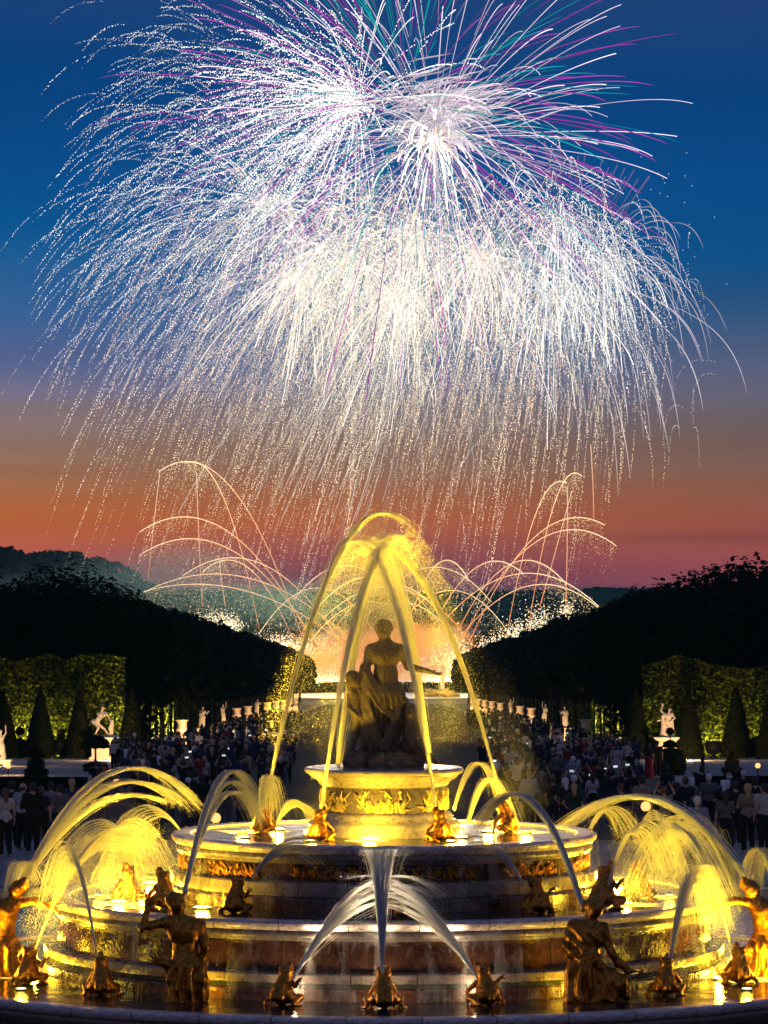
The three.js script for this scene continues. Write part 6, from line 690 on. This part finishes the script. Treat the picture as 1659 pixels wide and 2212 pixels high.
burst('golden comet fan springing from the canal on the left', (b) => { const r = rng(121), gs = gaussOf(r); for (const [s, t, e] of [[[660, 1400], 998, [345, 1020]], [[560, 1360], 998, [402, 1002]], [[690, 1420], 1117, [303, 1150]], [[700, 1420], 1164, [303, 1200]], [[640, 1400], 1210, [440, 1235]], [[760, 1430], 1205, [395, 1245]], [[800, 1430], 1240, [312, 1280]], [[800, 1440], 1262, [312, 1278]]]) comet(b, s, t, e, r, gs); for (const [a, c] of [[[320, 1250], [345, 1020]], [[437, 1310], [424, 1020]], [[487, 1310], [472, 1200]]]) b.strand([at(...a, FX), at((a[0] + c[0]) / 2 - 1, (a[1] + c[1]) / 2, FX), at(...c, FX)], 0.15, 3, (t) => [1.0, lerp(0.35, 0.7, t), lerp(0.16, 0.45, t)]); }, [640, 1350, [1, 0.62, 0.22], 26000]);
burst('golden comet fan springing from the canal on the right', (b) => { const r = rng(131), gs = gaussOf(r); for (const [s, t, e] of [[[1090, 1400], 1040, [1222, 1044]], [[1140, 1370], 1022, [1256, 1030]], [[1000, 1420], 1118, [1305, 1135]], [[980, 1420], 1144, [1330, 1180]], [[960, 1430], 1210, [1222, 1262]], [[900, 1440], 1212, [1130, 1240]], [[860, 1430], 1210, [1010, 1250]], [[880, 1450], 1238, [1292, 1310]], [[950, 1440], 1262, [1290, 1312]]]) comet(b, s, t, e, r, gs); for (const [a, c] of [[[1222, 1330], [1226, 1050]], [[1166, 1310], [1235, 1060]], [[1283, 1120], [1276, 960]]]) b.strand([at(...a, FX), at((a[0] + c[0]) / 2 + 1, (a[1] + c[1]) / 2, FX), at(...c, FX)], 0.15, 3, (t) => [1.1, lerp(0.35, 0.7, t), lerp(0.12, 0.45, t)]); }, [1020, 1350, [1, 0.62, 0.22], 26000]);
burst('golden comet arcs meeting above the middle of the canal', (b) => { const r = rng(141), gs = gaussOf(r); for (const [s, t, e] of [[[610, 1450], 1246, [900, 1320]], [[670, 1460], 1262, [960, 1340]], [[1010, 1450], 1246, [680, 1320]], [[1060, 1450], 1268, [700, 1335]], [[690, 1465], 1300, [1000, 1400]], [[980, 1465], 1300, [660, 1400]], [[720, 1465], 1225, [1060, 1300]], [[950, 1465], 1222, [640, 1290]], [[860, 1460], 1270, [560, 1370]], [[800, 1460], 1275, [1100, 1370]]]) comet(b, s, t, e, r, gs, 0.09); });
const mine = (label, list, seed) => burst(label, (b) => { const r = rng(seed), gs = gaussOf(r); for (const [u, v, su, sv, n] of list) for (let i = 0; i < n * 1.7; i++) b.bead(at(u + gs() * su, v + gs() * sv, FX + gs() * 8), 0.12 + 0.16 * r(), mul(r() < 0.65 ? GOLDF : WHITE, 1.5 + 1.2 * r()), r() * 6); }, null);
mine('crackling white and gold sparks low on the left bank of the canal', [[470, 1340, 24, 10, 260], [505, 1352, 12, 8, 120], [610, 1392, 26, 10, 420], [650, 1420, 26, 16, 420], [690, 1435, 30, 24, 520]], 151);
mine('crackling white and gold sparks low on the right bank of the canal', [[1225, 1322, 10, 14, 130], [1165, 1345, 18, 18, 280], [1115, 1370, 20, 14, 300], [1070, 1400, 24, 14, 380], [1020, 1425, 28, 16, 420], [975, 1420, 24, 26, 420]], 152);
mine('veil of gold sparks hanging over the middle of the canal', [[760, 1440, 60, 34, 900], [880, 1450, 60, 30, 700], [960, 1470, 40, 20, 320]], 153);

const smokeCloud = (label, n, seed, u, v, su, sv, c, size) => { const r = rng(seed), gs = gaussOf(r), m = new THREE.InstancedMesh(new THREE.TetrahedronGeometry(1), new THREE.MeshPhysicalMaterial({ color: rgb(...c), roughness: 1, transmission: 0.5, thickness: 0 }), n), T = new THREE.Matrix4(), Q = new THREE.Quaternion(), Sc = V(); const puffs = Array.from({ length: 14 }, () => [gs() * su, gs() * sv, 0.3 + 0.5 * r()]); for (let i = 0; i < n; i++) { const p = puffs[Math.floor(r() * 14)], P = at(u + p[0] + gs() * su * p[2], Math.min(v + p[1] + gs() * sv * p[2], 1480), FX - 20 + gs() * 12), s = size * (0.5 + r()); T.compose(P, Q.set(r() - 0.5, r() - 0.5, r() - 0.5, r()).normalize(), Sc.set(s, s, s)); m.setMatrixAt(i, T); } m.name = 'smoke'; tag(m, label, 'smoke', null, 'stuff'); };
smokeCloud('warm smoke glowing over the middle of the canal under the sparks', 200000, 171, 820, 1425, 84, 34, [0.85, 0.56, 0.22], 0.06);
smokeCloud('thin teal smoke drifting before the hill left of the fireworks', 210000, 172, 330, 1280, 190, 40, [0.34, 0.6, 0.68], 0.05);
scene.fog = new THREE.FogExp2(new THREE.Color().setRGB(0.2, 0.7, 0.85), 0.00007);
renderer.render(scene, camera);
